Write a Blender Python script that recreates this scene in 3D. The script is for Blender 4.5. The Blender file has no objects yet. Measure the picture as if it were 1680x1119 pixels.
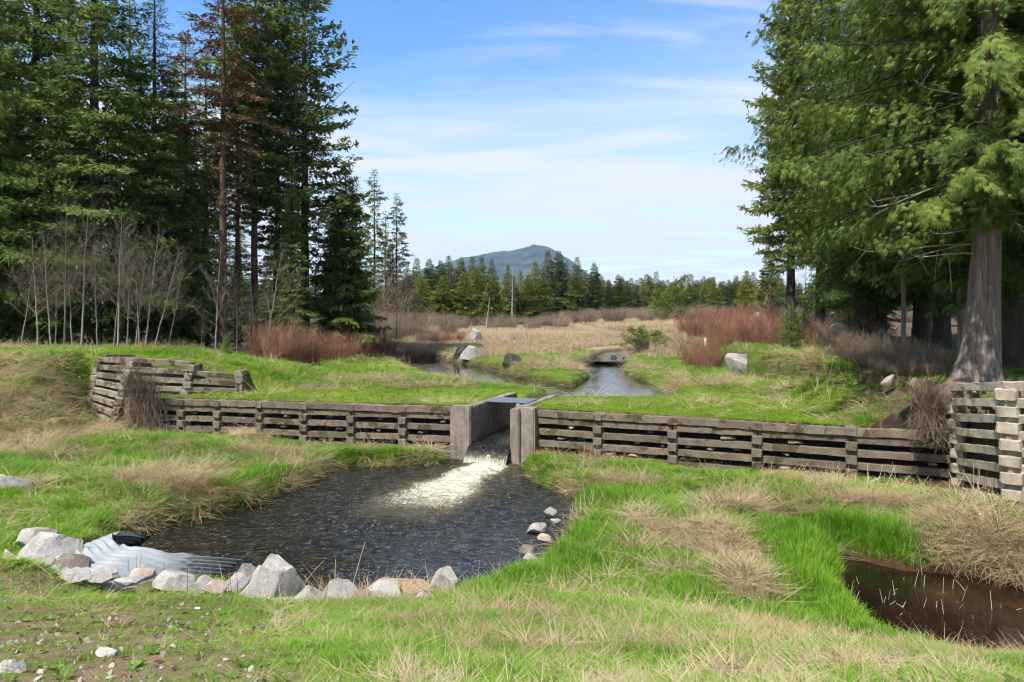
import bpy, math, random
import numpy as np
from mathutils import Vector, Matrix
R_ = math.radians
S = bpy.context.scene
COL = S.collection
# ------------------------------------------------------------------ camera, world, sun, exposure
F, CX, HY, EYE = 1150.0, 840.0, 515.0, 4.5          # focal length in photo pixels, centre column, horizon row, eye height
cam_d = bpy.data.cameras.new('camera'); cam = bpy.data.objects.new('camera', cam_d); COL.objects.link(cam)
cam.location = (0, 0, EYE); cam.rotation_euler = (R_(90), 0, 0)
cam_d.sensor_width = 36; cam_d.lens = 36 * F / 1680; cam_d.shift_y = -(559.5 - HY) / 1680
cam_d.clip_start = 0.1; cam_d.clip_end = 20000
S.camera = cam

SUN_DIR = Vector((-0.31, -0.47, 0.83)).normalized()   # towards the sun: behind the camera, a little left, high
sun_el = math.asin(SUN_DIR.z); sun_az = math.atan2(SUN_DIR.x, SUN_DIR.y)
W = bpy.data.worlds.new('World'); S.world = W; W.use_nodes = True
def build_world():
    nt = W.node_tree; N = nt.nodes; L = nt.links; N.clear()
    out = N.new('ShaderNodeOutputWorld'); bg = N.new('ShaderNodeBackground'); bg.inputs['Strength'].default_value = 0.138
    sky = N.new('ShaderNodeTexSky'); sky.sky_type = 'NISHITA'; sky.sun_disc = False
    sky.sun_elevation = sun_el; sky.sun_rotation = sun_az
    sky.altitude = 600; sky.air_density = 1.0; sky.dust_density = 0.15; sky.ozone_density = 3.0
    tc = N.new('ShaderNodeTexCoord'); sep = N.new('ShaderNodeSeparateXYZ'); L.new(tc.outputs['Generated'], sep.inputs[0])
    def mth(op, a, b=None, c=None):
        m = N.new('ShaderNodeMath'); m.operation = op
        for i, v in enumerate((a, b, c)):
            if v is None: continue
            if isinstance(v, (int, float)): m.inputs[i].default_value = v
            else: L.new(v, m.inputs[i])
        return m.outputs[0]
    zc = mth('MAXIMUM', sep.outputs[2], 0.0); zz = mth('ADD', zc, 0.10)
    px = mth('DIVIDE', sep.outputs[0], zz); py = mth('DIVIDE', sep.outputs[1], zz)
    cmb = N.new('ShaderNodeCombineXYZ'); L.new(px, cmb.inputs[0]); L.new(py, cmb.inputs[1])
    mp = N.new('ShaderNodeMapping'); mp.inputs['Rotation'].default_value = (0, 0, R_(14)); mp.inputs['Scale'].default_value = (0.55, 1.5, 1); mp.inputs['Location'].default_value = (3.1, 0.35, 0)
    L.new(cmb.outputs[0], mp.inputs[0])
    n1 = N.new('ShaderNodeTexNoise'); n1.inputs['Scale'].default_value = 1.15; n1.inputs['Detail'].default_value = 9; n1.inputs['Roughness'].default_value = 0.58; n1.inputs['Distortion'].default_value = 0.7
    L.new(mp.outputs[0], n1.inputs['Vector'])
    mp2 = N.new('ShaderNodeMapping'); mp2.inputs['Rotation'].default_value = (0, 0, R_(-8)); mp2.inputs['Scale'].default_value = (0.22, 0.42, 1); mp2.inputs['Location'].default_value = (0.4, 7.7, 0)
    L.new(cmb.outputs[0], mp2.inputs[0])
    n2 = N.new('ShaderNodeTexNoise'); n2.inputs['Scale'].default_value = 1.0; n2.inputs['Detail'].default_value = 4
    L.new(mp2.outputs[0], n2.inputs['Vector'])
    # streaks of cirrus, thicker where the broad noise is high; a thin veil lies low over the whole horizon
    cl = mth('MULTIPLY', mth('SMOOTH_MIN', mth('MAXIMUM', mth('MULTIPLY', mth('SUBTRACT', n1.outputs[0], 0.43), 4.6), 0.0), 1.0, 0.15),
             mth('MINIMUM', mth('MAXIMUM', mth('MULTIPLY', mth('SUBTRACT', n2.outputs[0], 0.30), 3.6), 0.15), 1.0))
    zn = mth('SUBTRACT', zc, mth('MULTIPLY', mth('SUBTRACT', n2.outputs[0], 0.45), 0.45))
    sm = N.new('ShaderNodeMapRange'); sm.interpolation_type = 'SMOOTHSTEP'; L.new(zn, sm.inputs[0]); sm.inputs[1].default_value = 0.38; sm.inputs[2].default_value = 0.11; sm.inputs[3].default_value = 0.04; sm.inputs[4].default_value = 0.98
    veil = sm.outputs[0]
    veil = mth('MULTIPLY', veil, mth('ADD', 0.86, mth('MULTIPLY', mth('SUBTRACT', n1.outputs[0], 0.5), 1.3)))
    fac = mth('MINIMUM', mth('MAXIMUM', mth('ADD', mth('MULTIPLY', cl, 0.95), veil), 0.0), 0.93)
    mx = N.new('ShaderNodeMix'); mx.data_type = 'RGBA'; L.new(fac, mx.inputs['Factor'])
    hs = N.new('ShaderNodeHueSaturation'); hs.inputs['Saturation'].default_value = 1.22; hs.inputs['Value'].default_value = 0.92; L.new(sky.outputs[0], hs.inputs['Color'])
    L.new(hs.outputs[0], mx.inputs[6]); mx.inputs[7].default_value = (3.25, 3.32, 3.40, 1)
    L.new(mx.outputs[2], bg.inputs['Color']); L.new(bg.outputs[0], out.inputs[0])
build_world()
sd = bpy.data.lights.new('sun', 'SUN'); sd.energy = 4.1; sd.angle = R_(0.6); sd.color = (1.0, 0.955, 0.88)
sun = bpy.data.objects.new('sun', sd); COL.objects.link(sun); sun.location = (-20, -30, 60)
sun.rotation_euler = (-SUN_DIR).to_track_quat('-Z', 'Y').to_euler()
vs = S.view_settings; vs.view_transform = 'Standard'; vs.look = 'None'; vs.exposure = 1.05; vs.gamma = 1.0; vs.use_curve_mapping = False
S.cycles.use_denoising = True; S.cycles.max_bounces = 6; S.cycles.diffuse_bounces = 4; S.cycles.glossy_bounces = 2
S.cycles.use_adaptive_sampling = True; S.cycles.adaptive_threshold = 0.045; S.cycles.adaptive_min_samples = 16; S.cycles.filter_width = 1.15; S.cycles.use_light_tree = False
W.cycles.sampling_method = 'MANUAL'; W.cycles.sample_map_resolution = 512
S.cycles.transmission_bounces = 2; S.cycles.transparent_max_bounces = 8; S.cycles.volume_bounces = 0
S.cycles.sample_clamp_indirect = 6

# ------------------------------------------------------------------ numeric helpers
def ss(a, b, x):
    t = np.clip((np.asarray(x, float) - a) / (b - a), 0, 1); return t * t * (3 - 2 * t)
def hsh(ix, iy, seed):
    n = (ix.astype(np.int64) * 374761393 + iy.astype(np.int64) * 668265263 + seed * 974634777) & 0x7fffffff
    n = ((n ^ (n >> 13)) * 1274126177) & 0x7fffffff
    return ((n ^ (n >> 16)) & 0xffff) / 65535.0
def vn(x, y, seed=0):
    x = np.asarray(x, float); y = np.asarray(y, float)
    ix = np.floor(x); iy = np.floor(y); fx = x - ix; fy = y - iy
    fx = fx * fx * (3 - 2 * fx); fy = fy * fy * (3 - 2 * fy)
    a = hsh(ix, iy, seed); b = hsh(ix + 1, iy, seed); c = hsh(ix, iy + 1, seed); d = hsh(ix + 1, iy + 1, seed)
    return a + (b - a) * fx + (c - a) * fy + (a - b - c + d) * fx * fy
def fbm(x, y, seed=0, o=4):
    s = 0; a = 0.5; t = 0
    for i in range(o):
        s = s + a * vn(x * 2 ** i, y * 2 ** i, seed + i * 17); t += a; a *= 0.5
    return s / t
def poly_sd(X, Y, P):                               # signed distance, positive inside
    P = np.array(P, float); n = len(P); d = np.full(X.shape, 1e9); ins = np.zeros(X.shape, bool)
    for i in range(n):
        ax, ay = P[i]; bx, by = P[(i + 1) % n]
        ex, ey = bx - ax, by - ay; t = np.clip(((X - ax) * ex + (Y - ay) * ey) / (ex * ex + ey * ey), 0, 1)
        d = np.minimum(d, np.hypot(X - ax - t * ex, Y - ay - t * ey))
        c = ((ay > Y) != (by > Y)) & (X < (bx - ax) * (Y - ay) / (by - ay + 1e-12) + ax); ins ^= c
    return np.where(ins, d, -d)
def path_d(X, Y, P):                                # distance to a polyline minus its half width
    d = np.full(X.shape, 1e9)
    for (ax, ay, aw), (bx, by, bw) in zip(P[:-1], P[1:]):
        ex, ey = bx - ax, by - ay; t = np.clip(((X - ax) * ex + (Y - ay) * ey) / (ex * ex + ey * ey), 0, 1)
        d = np.minimum(d, np.hypot(X - ax - t * ex, Y - ay - t * ey) - (aw + t * (bw - aw)))
    return d
# ------------------------------------------------------------------ the lie of the land
POOL = [(-1.9, 21.9), (-1.95, 21.0), (-3.6, 20.5), (-4.6, 20.6), (-5.1, 20.2), (-5.3, 18.4), (-6.0, 16.5), (-6.8, 15.4), (-7.5, 14.4), (-7.7, 13.4), (-7.3, 12.4), (-6.5, 11.6), (-5.2, 11.3),
        (-4.2, 11.0), (-3.0, 10.7), (-1.9, 10.5), (-0.6, 10.9), (0.40, 12.0), (0.95, 13.6), (1.35, 15.2), (1.40, 17.0), (0.80, 18.2), (0.30, 19.2), (0.12, 21.9)]
DITCH = [(6.0, 12.9), (6.8, 12.1), (7.5, 12.0), (8.4, 11.4), (12, 11.2), (12, 7.6), (9, 7.7), (6.3, 8.3), (4.9, 9.4), (5.1, 11.0)]
BR1 = [(-7.5, 52, 1.4), (-5.2, 44.5, 2.2), (-3.5, 39.6, 2.4), (-1.9, 35.4, 2.2), (-.27, 32.6, 1.9), (1.2, 30.2, 1.5), (2.6, 28.4, 1.4)]
BR2 = [(1.15, 25.2, .55), (2.1, 26.3, .95), (3.0, 26.9, 1.7), (4.6, 26.9, 1.8), (4.5, 29.5, 2.1), (4.7, 32.0, 1.7), (5.0, 35.5, 1.15), (4.9, 40, 1.5), (5.8, 43.8, 1.5)]
BR3 = [(6.3, 46.0, 1.3), (7.4, 50, 1.6), (9.2, 56, 1.5), (14, 62, 1.2)]
CH0 = np.array((-1.27, 21.75)); CH1 = np.array((0.10, 25.45)); CHU = (CH1 - CH0) / np.linalg.norm(CH1 - CH0); CHN = np.array((CHU[1], -CHU[0]))
CHL = np.linalg.norm(CH1 - CH0); CHWID = 1.33
XW = [-40, -16.2, -14.0, -13.5, -11.2, -1.9, 0.7, 10.75]; YW = [26.5, 26.3, 25.5, 24.3, 23.8, 21.8, 21.2, 17.0]
TUSS = [(3.5, 10.8, .55, .24), (3.8, 12.9, .6, .22), (8.4, 12.9, .8, .30), (8.6, 11.9, .6, .22), (-7.5, 16.4, .6, .24), (5.1, 14.6, .55, .22), (-8.6, 23.0, .7, .2), (9.3, 13.6, .7, .25), (2.6, 14.0, .5, .16)]   # straw hummocks
def ywall(X): return np.interp(X, XW, YW)
def T(X, Y, fine=True):
    X = np.asarray(X, float); Y = np.asarray(Y, float); X, Y = np.broadcast_arrays(X, Y)
    # low ground in front of the walls
    low = 0.40 + 0.22 * (fbm(X * .55, Y * .55, 3) - .5) + 0.05 * np.clip(-7 - X, 0, 6) + 0.10 * ss(8, 10, X) * ss(11.5, 14, Y) - 0.12 * ss(2.5, .4, np.abs(ywall(X) - Y)) * (X > -13)
    low = low - 0.25 * np.exp(-(path_d(X, Y, [(4.0, 16.2, 0), (5.2, 14.6, 0), (6.0, 12.9, 0)]) / .3).clip(0) ** 2) - 0.16 * np.exp(-(path_d(X, Y, [(1.0, 18.4, 0), (2.4, 18.6, 0), (3.9, 18.5, 0)]) / .25).clip(0) ** 2)
    for bx, by, br_, bh in TUSS: low = low + bh * np.exp(-((X - bx) ** 2 + (Y - by) ** 2) / br_ ** 2)
    wl = ss(-2.0, -4.5, X); wr = ss(1.5, 5, X)
    emb = 2.42 - (0.338 - 0.036 * wl + 0.13 * wr) * (Y - 4) + 0.10 * (fbm(X * .8, Y * .8, 9) - .5)
    emb = np.where(wl > 0, emb - wl * 0.5 * np.clip(Y - 10.9, 0, 9), emb)
    emb = emb + .45 * np.exp(-(((X + 7.2) / 1.1) ** 2 + ((Y - 9.8) / .9) ** 2))
    emb = emb - .20 * np.exp(-(((X + 5.4) / 1.3) ** 2 + ((Y - 10.1) / 1.1) ** 2))
    emb = np.minimum(emb, 2.92)
    k = 0.12; z = np.maximum(low, emb) + k * 0.25 * np.clip(1 - np.abs(low - emb) / k, 0, 1) ** 2
    # bank of earth on the left
    md = np.interp(Y, [0, 18.6, 20, 25.5, 27.2, 60], [.3, .35, .75, 2.85, 3.06, 3.06]) + .14 * (fbm(X * .6, Y * .6, 5) - .5)
    q = np.clip(26.4 - Y, 0, 6); x0 = -15.5 + .42 * q; z = z + (np.maximum(md, z) - z) * np.clip((x0 - X) / (1.0 + .42 * q), 0, 1)
    for P, dep, cut in ((POOL, -0.65, .55), (DITCH, -0.10, .5)):
        s = ss(-cut, cut * 1.15, poly_sd(X, Y, P) + .10 * (fbm(X * 2.2, Y * 2.2, 8) - .5)); z = z * (1 - s) + dep * s
    # terrace behind the walls
    up = 1.56 + 0.20 * ss(27, 46, Y) + 0.10 * (fbm(X * .35, Y * .35, 21) - .5) * ss(23, 28, Y)
    up = up - .11 * np.exp(-(((X - 3.6) / 2.4) ** 2 + ((Y - 25.0) / 1.3) ** 2)) * ss(22.6, 23.6, Y)
    up = up + 0.22 * np.exp(-(((X - 1.2) / 2.6) ** 2 + ((Y - 40) / 6) ** 2)) * ss(26, 31, Y)
    lu = np.interp(X, [-60, -14, -11.8, -9.8, -8.6, -7.2], [3.05, 2.98, 2.60, 2.24, 1.80, 1.60])
    yl = 25.15 + 0.27 * (X + 13.8)
    lu = lu + (1.95 - lu) * ss(30.5, 35, Y) * ss(-60, -6, X) * (lu > 1.95)
    up = up + np.maximum(lu - up, 0) * ss(0.25, 0.6, Y - yl) * ss(-7.0, -8.6, X)
    xb = 8.7 + 0.40 * (Y - 17.2)
    rise = ss(0, 3.2, X - xb + 1.4 * (fbm(X * .5, Y * .5, 31) - .5)) * 1.08 + 0.75 * ss(3, 16, X - xb)
    up = up + rise * (1 - ss(60, 150, Y))
    up = np.maximum(up, 1.58 + 1.10 * ss(9.0, 11.3, X + 1.2 * (fbm(X * .9, Y * .9, 35) - .5)) * ss(17.1, 17.7, Y) * ss(30, 22, Y))
    hr = ss(11.0, 11.35, X) * ss(16.8, 17.4, Y) * ss(26, 20, Y); up = np.maximum(up, 2.66 * hr)
    up = up - up * ss(400, 900, Y) * .02
    for P, dep in ((BR1, .95), (BR2, .95), (BR3, 1.15)):
        s = ss(.32, -.42, path_d(X, Y, P) + .35 * (fbm(X * 1.3, Y * 1.3, 12) - .5)); up = up * (1 - s) + dep * s
    st = ss(.34, .46, Y - ywall(X)) * (X < 10.9)
    st2 = (ss(10.75, 11.0, X) * ss(.30, .45, Y - (13.85 - .06 * (X - 10)) - 0.55 * (X < 11.2)))
    hi = np.where(X > 10.75, np.maximum(up, 2.72 + .02 * np.clip(X - 11, 0, 10)), up)
    z = np.where(X > 10.75, z * (1 - st2) + hi * st2, z * (1 - st) + hi * st)
    # the sluice channel
    a = (X - CH0[0]) * CHU[0] + (Y - CH0[1]) * CHU[1]; b = (X - CH0[0]) * CHN[0] + (Y - CH0[1]) * CHN[1]
    ch = (a > -0.9) & (a < CHL + .10) & (b > -.14) & (b < CHWID + .14)
    z = np.where(ch, -0.25, z)
    return z
def X_at(px, Y): return (px - CX) / F * Y
def Z_at(py, Y): return EYE - (py - HY) / F * Y
_ys = np.concatenate([np.arange(3, 60, .02), np.arange(60, 300, .25)])
def cast(px, py):                                   # where the sight line through a photo pixel meets the ground
    xs = (px - CX) / F * _ys; zs = EYE - (py - HY) / F * _ys
    h = np.nonzero(T(xs, _ys) >= zs)[0]
    i = h[0] if len(h) else len(_ys) - 1
    return float(xs[i]), float(_ys[i]), float(T(xs[i], _ys[i]))

# ------------------------------------------------------------------ mesh helpers
def mesh_np(name, V, faces=None, tint=None, mat=None, smooth=True, attrs=None):
    me = bpy.data.meshes.new(name); V = np.asarray(V, np.float32)
    me.vertices.add(len(V)); me.vertices.foreach_set('co', V.ravel())
    if faces is not None:
        fl = faces if isinstance(faces, list) else [faces]
        fl = [np.asarray(f, np.int32) for f in fl if len(f)]
        nl = sum(f.size for f in fl); nf = sum(len(f) for f in fl)
        me.loops.add(nl); me.loops.foreach_set('vertex_index', np.concatenate([f.ravel() for f in fl]))
        tot = np.concatenate([np.full(len(f), f.shape[1], np.int32) for f in fl])
        me.polygons.add(nf); me.polygons.foreach_set('loop_start', np.concatenate([[0], np.cumsum(tot)[:-1]]).astype(np.int32))
        me.polygons.foreach_set('loop_total', tot)
        me.polygons.foreach_set('use_smooth', np.full(nf, smooth, bool))
    at = dict(attrs or {})
    if tint is not None: at['tint'] = tint
    for k, v in at.items():
        v = np.asarray(v)
        if v.ndim == 1: a = me.attributes.new(k, 'FLOAT', 'POINT'); a.data.foreach_set('value', v.astype(np.float32))
        elif v.shape[1] == 4: a = me.attributes.new(k, 'FLOAT_COLOR', 'POINT'); a.data.foreach_set('color', v.astype(np.float32).ravel())
        else: a = me.attributes.new(k, 'FLOAT_VECTOR', 'POINT'); a.data.foreach_set('vector', v.astype(np.float32).ravel())
    me.update(calc_edges=True); me.validate()
    if mat: me.materials.append(mat)
    return me
def link(name, me, parent=None, loc=(0, 0, 0), rot=(0, 0, 0), scl=(1, 1, 1), label=None, cat=None, group=None, kind=None):
    o = bpy.data.objects.new(name, me); COL.objects.link(o)
    o.location = loc; o.rotation_euler = rot; o.scale = scl
    if parent: o.parent = parent
    if label: o['label'] = label
    if cat: o['category'] = cat
    if group: o['group'] = group
    if kind: o['kind'] = kind
    return o
def grid_faces(nr, nc, wrap=False):
    r = np.arange(nr - 1)[:, None]; c = np.arange(nc if wrap else nc - 1)[None, :]; c2 = (c + 1) % nc
    return np.stack([r * nc + c, r * nc + c2, (r + 1) * nc + c2, (r + 1) * nc + c], -1).reshape(-1, 4)
class Tubes:                                        # many tapered tubes in one mesh
    def __init__(s): s.V = []; s.F = []; s.n = 0; s.t = []
    def add(s, pts, rad, k=4, tint=0.5):
        pts = np.asarray(pts, float); m = len(pts); rad = np.broadcast_to(np.asarray(rad, float), (m,))
        d = np.gradient(pts, axis=0); d /= np.linalg.norm(d, axis=1)[:, None] + 1e-9
        ref = np.where(np.abs(d[:, 2:3]) > .9, np.array([[1., 0, 0]]), np.array([[0, 0, 1.]]))
        u = np.cross(d, ref); u /= np.linalg.norm(u, axis=1)[:, None] + 1e-9; v = np.cross(d, u)
        a = np.arange(k) / k * 2 * np.pi
        P = pts[:, None] + rad[:, None, None] * (np.cos(a)[None, :, None] * u[:, None] + np.sin(a)[None, :, None] * v[:, None])
        s.V.append(P.reshape(-1, 3)); s.F.append(grid_faces(m, k, True) + s.n); s.n += m * k; s.t.append(np.full(m * k, tint))
    def mesh(s, name, mat): return mesh_np(name, np.concatenate(s.V), np.concatenate(s.F), np.concatenate(s.t), mat)

# ------------------------------------------------------------------ materials
def newmat(name):
    m = bpy.data.materials.new(name); m.use_nodes = True; nt = m.node_tree
    b = nt.nodes['Principled BSDF']; return m, nt, nt.nodes, nt.links, b
def nd(nt, typ, **kw):
    n = nt.nodes.new(typ)
    for k, v in kw.items():
        if k in n.inputs: n.inputs[k].default_value = v
        else: setattr(n, k, v)
    return n
def ramp(nt, src, stops):
    r = nt.nodes.new('ShaderNodeValToRGB'); nt.links.new(src, r.inputs[0]); e = r.color_ramp.elements
    while len(e) < len(stops): e.new(0.5)
    for q, (p, c) in zip(e, stops): q.position = p; q.color = (*c, 1)
    return r.outputs[0]
def mix(nt, f, a, b, mode='MIX'):
    m = nt.nodes.new('ShaderNodeMix'); m.data_type = 'RGBA'; m.blend_type = mode
    for i, v in ((0, f), (6, a), (7, b)):
        if isinstance(v, (int, float)): m.inputs[i].default_value = v
        elif isinstance(v, tuple): m.inputs[i].default_value = (*v, 1)
        else: nt.links.new(v, m.inputs[i])
    return m.outputs[2]
def math_n(nt, op, a, b=0.0):
    m = nt.nodes.new('ShaderNodeMath'); m.operation = op
    for i, v in enumerate((a, b)):
        if isinstance(v, (int, float)): m.inputs[i].default_value = v
        else: nt.links.new(v, m.inputs[i])
    return m.outputs[0]
def noise(nt, scale, detail=4, rough=.55, vec=None, dist=0.):
    n = nd(nt, 'ShaderNodeTexNoise', Scale=scale, Detail=detail, Roughness=rough, Distortion=dist)
    if vec is not None: nt.links.new(vec, n.inputs['Vector'])
    return n.outputs[0]
def coords(nt, kind='Object', scale=None):
    c = nt.nodes.new('ShaderNodeTexCoord').outputs[kind]
    if scale:
        m = nd(nt, 'ShaderNodeMapping'); m.inputs['Scale'].default_value = scale; nt.links.new(c, m.inputs[0]); c = m.outputs[0]
    return c
def geo_pos(nt, scale=None):
    c = nt.nodes.new('ShaderNodeNewGeometry').outputs['Position']
    if scale:
        m = nd(nt, 'ShaderNodeMapping'); m.inputs['Scale'].default_value = scale; nt.links.new(c, m.inputs[0]); c = m.outputs[0]
    return c
def bump(nt, b, h, strength=.4, dist=.02):
    n = nd(nt, 'ShaderNodeBump', Strength=strength, Distance=dist); nt.links.new(h, n.inputs['Height']); nt.links.new(n.outputs[0], b.inputs['Normal'])
def leaf_mat(name, dark, mid, light, trans=.28, rough=.6, inst=False, randamt=.35):
    m, nt, N, L, b = newmat(name)
    a = nd(nt, 'ShaderNodeAttribute', attribute_name='tint'); a.attribute_type = 'GEOMETRY'
    f = a.outputs['Fac']
    oi = nt.nodes.new('ShaderNodeObjectInfo')
    if inst:
        ai = nd(nt, 'ShaderNodeAttribute', attribute_name='itint'); ai.attribute_type = 'INSTANCER'
        f = math_n(nt, 'ADD', math_n(nt, 'MULTIPLY', f, .45), math_n(nt, 'MULTIPLY', ai.outputs['Fac'], .55))
    f = math_n(nt, 'ADD', f, math_n(nt, 'MULTIPLY', math_n(nt, 'SUBTRACT', oi.outputs['Random'], .5), randamt))
    c = ramp(nt, f, [(.05, dark), (.5, mid), (.95, light)])
    L.new(c, b.inputs['Base Color']); b.inputs['Roughness'].default_value = rough; b.inputs['Specular IOR Level'].default_value = .3
    t = nt.nodes.new('ShaderNodeBsdfTranslucent'); L.new(c, t.inputs[0])
    mxs = nt.nodes.new('ShaderNodeMixShader'); mxs.inputs[0].default_value = trans
    L.new(b.outputs[0], mxs.inputs[1]); L.new(t.outputs[0], mxs.inputs[2]); L.new(mxs.outputs[0], N['Material Output'].inputs[0])
    return m
def bark_mat(name, c1, c2, c3, sc=9., vert=.12, bstr=.6, bd=.03):
    m, nt, N, L, b = newmat(name)
    p = coords(nt, 'Object', (1, 1, vert))
    n1 = noise(nt, sc, 6, .65, p, .6); n2 = noise(nt, sc * .22, 3, .5, coords(nt, 'Object', (1, 1, .5)))
    c = ramp(nt, n1, [(.3, c1), (.52, c2), (.75, c3)])
    c = mix(nt, math_n(nt, 'MULTIPLY', n2, .45), c, tuple(x * .55 for x in c2))
    L.new(c, b.inputs['Base Color']); b.inputs['Roughness'].default_value = .9; b.inputs['Specular IOR Level'].default_value = .15
    bump(nt, b, n1, bstr, bd); return m
M = {}
M['fir'] = leaf_mat('fir_needles', (.052, .086, .022), (.155, .222, .054), (.26, .32, .074), .48)
M['fir_light'] = leaf_mat('fir_needles_light', (.050, .078, .020), (.135, .185, .042), (.23, .265, .058), .46)
M['cedar'] = leaf_mat('cedar_sprays', (.030, .058, .012), (.090, .150, .024), (.19, .255, .040), .44)
M['cedar_dark'] = leaf_mat('cedar_sprays_dark', (.028, .052, .012), (.075, .115, .022), (.16, .195, .036), .40)
M['yellow_conifer'] = leaf_mat('yellow_green_sprays', (.075, .10, .014), (.18, .21, .028), (.30, .29, .046), .4)
M['brown_needles'] = leaf_mat('dead_needles', (.055, .030, .016), (.125, .068, .032), (.19, .115, .055), .2)
M['far_fir'] = leaf_mat('far_needles', (.056, .082, .014), (.155, .190, .036), (.27, .28, .052), .46, randamt=.8)
M['far_brown'] = leaf_mat('far_brown_needles', (.04, .034, .02), (.075, .062, .034), (.12, .095, .05), .25, randamt=.5)
M['budding'] = leaf_mat('budding_leaves', (.07, .11, .015), (.15, .21, .03), (.26, .32, .05), .4)
M['bark_fir'] = bark_mat('dark_bark', (.030, .024, .019), (.065, .052, .042), (.11, .095, .08))
M['bark_cedar'] = bark_mat('fibrous_grey_bark', (.070, .052, .042), (.21, .168, .142), (.36, .305, .27), 12, .05, 1.0, .07)
M['bark_pine'] = bark_mat('red_brown_bark', (.045, .028, .020), (.115, .070, .048), (.19, .13, .095))
M['bark_alder'] = bark_mat('pale_bark', (.15, .135, .11), (.29, .265, .225), (.42, .39, .345), 20, .3, .2, .01)
M['limb'] = bark_mat('dark_limb_bark', (.022, .018, .014), (.048, .040, .030), (.085, .072, .055))
def twig_mat(name, c1, c2):
    m, nt, N, L, b = newmat(name)
    a = nd(nt, 'ShaderNodeAttribute', attribute_name='tint'); oi = nt.nodes.new('ShaderNodeObjectInfo')
    f = math_n(nt, 'ADD', a.outputs['Fac'], math_n(nt, 'MULTIPLY', math_n(nt, 'SUBTRACT', oi.outputs['Random'], .5), .4))
    L.new(ramp(nt, f, [(0, c1), (1, c2)]), b.inputs['Base Color']); b.inputs['Roughness'].default_value = .8; b.inputs['Specular IOR Level'].default_value = .2
    return m
M['twig_red'] = twig_mat('red_brown_twigs', (.135, .064, .045), (.35, .18, .118))
M['twig_brown'] = twig_mat('grey_brown_twigs', (.13, .096, .07), (.34, .26, .185))
M['twig_dark'] = twig_mat('dark_brown_twigs', (.075, .053, .04), (.24, .17, .12))
M['twig_pale'] = twig_mat('pale_grey_twigs', (.12, .105, .088), (.26, .235, .20))
M['twig_alder'] = twig_mat('alder_twigs', (.085, .07, .048), (.21, .18, .125))
M['grass'] = leaf_mat('green_blades', (.060, .140, .009), (.140, .300, .014), (.27, .41, .038), .45, .5, True, .22)
M['lawn'] = leaf_mat('lawn_blades', (.090, .175, .011), (.175, .305, .018), (.30, .38, .044), .45, .5, True, .22)
M['straw'] = leaf_mat('straw_blades', (.18, .122, .058), (.43, .325, .18), (.63, .53, .355), .38, .6, True, .3)
M['reed'] = leaf_mat('reed_stalks', (.20, .14, .078), (.42, .325, .19), (.58, .475, .31), .3, .6, True, .3)
M['weed'] = leaf_mat('weed_leaves', (.06, .11, .014), (.11, .19, .022), (.18, .27, .04), .3, .5, True, .3)
def concrete(name, base, dark, moss=.4, stain=.5, agg=1., streak=.12):
    m, nt, N, L, b = newmat(name)
    p = geo_pos(nt); oi = nt.nodes.new('ShaderNodeObjectInfo')
    n1 = noise(nt, 3.2, 6, .65, p); n2 = noise(nt, 42, 3, .7, p); n3 = noise(nt, 1.7, 5, .6, p, .5)
    vo = nd(nt, 'ShaderNodeTexVoronoi', Scale=55.0); L.new(p, vo.inputs['Vector'])
    c = ramp(nt, n1, [(.32, dark), (.5, base), (.72, tuple(min(1, x * 1.6) for x in base))])
    agc = ramp(nt, vo.outputs['Color'], [(.0, tuple(x * .55 for x in base)), (.5, base), (1., tuple(min(1, x * 1.9) for x in base))])
    c = mix(nt, .55 * agg, c, agc)
    c = mix(nt, math_n(nt, 'MULTIPLY', math_n(nt, 'SUBTRACT', oi.outputs['Random'], .3), .5), c, tuple(x * .6 for x in dark))
    mo = math_n(nt, 'MULTIPLY', math_n(nt, 'GREATER_THAN', n3, 1 - moss * .95), math_n(nt, 'GREATER_THAN', n2, .42))
    c = mix(nt, math_n(nt, 'MULTIPLY', mo, .85), c, (.050, .036, .012))
    stk = noise(nt, 5, 4, .6, geo_pos(nt, (1.6, 1.6, .12)))
    c = mix(nt, streak, c, ramp(nt, stk, [(.38, (.45, .42, .38)), (.55, (1, 1, 1)), (.75, (1.2, 1.17, 1.1))]), 'MULTIPLY')
    lich = math_n(nt, 'GREATER_THAN', noise(nt, 7, 5, .75, p), .67)
    c = mix(nt, math_n(nt, 'MULTIPLY', lich, stain), c, (.50, .49, .45))
    L.new(c, b.inputs['Base Color']); b.inputs['Roughness'].default_value = .92; b.inputs['Specular IOR Level'].default_value = .25
    bump(nt, b, math_n(nt, 'ADD', n2, math_n(nt, 'MULTIPLY', vo.outputs['Distance'], .8)), .55, .012); return m
M['conc'] = concrete('weathered_concrete', (.150, .116, .088), (.050, .037, .028), .44, .50)
M['conc_pale'] = concrete('pale_concrete', (.37, .315, .245), (.19, .15, .11), .28, .15, .4)
M['conc_mossy'] = concrete('mossy_concrete', (.24, .205, .16), (.085, .066, .045), .50, .35)
M['conc_post'] = concrete('exposed_aggregate', (.22, .185, .15), (.085, .068, .052), .36, .30, streak=.5)
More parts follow.
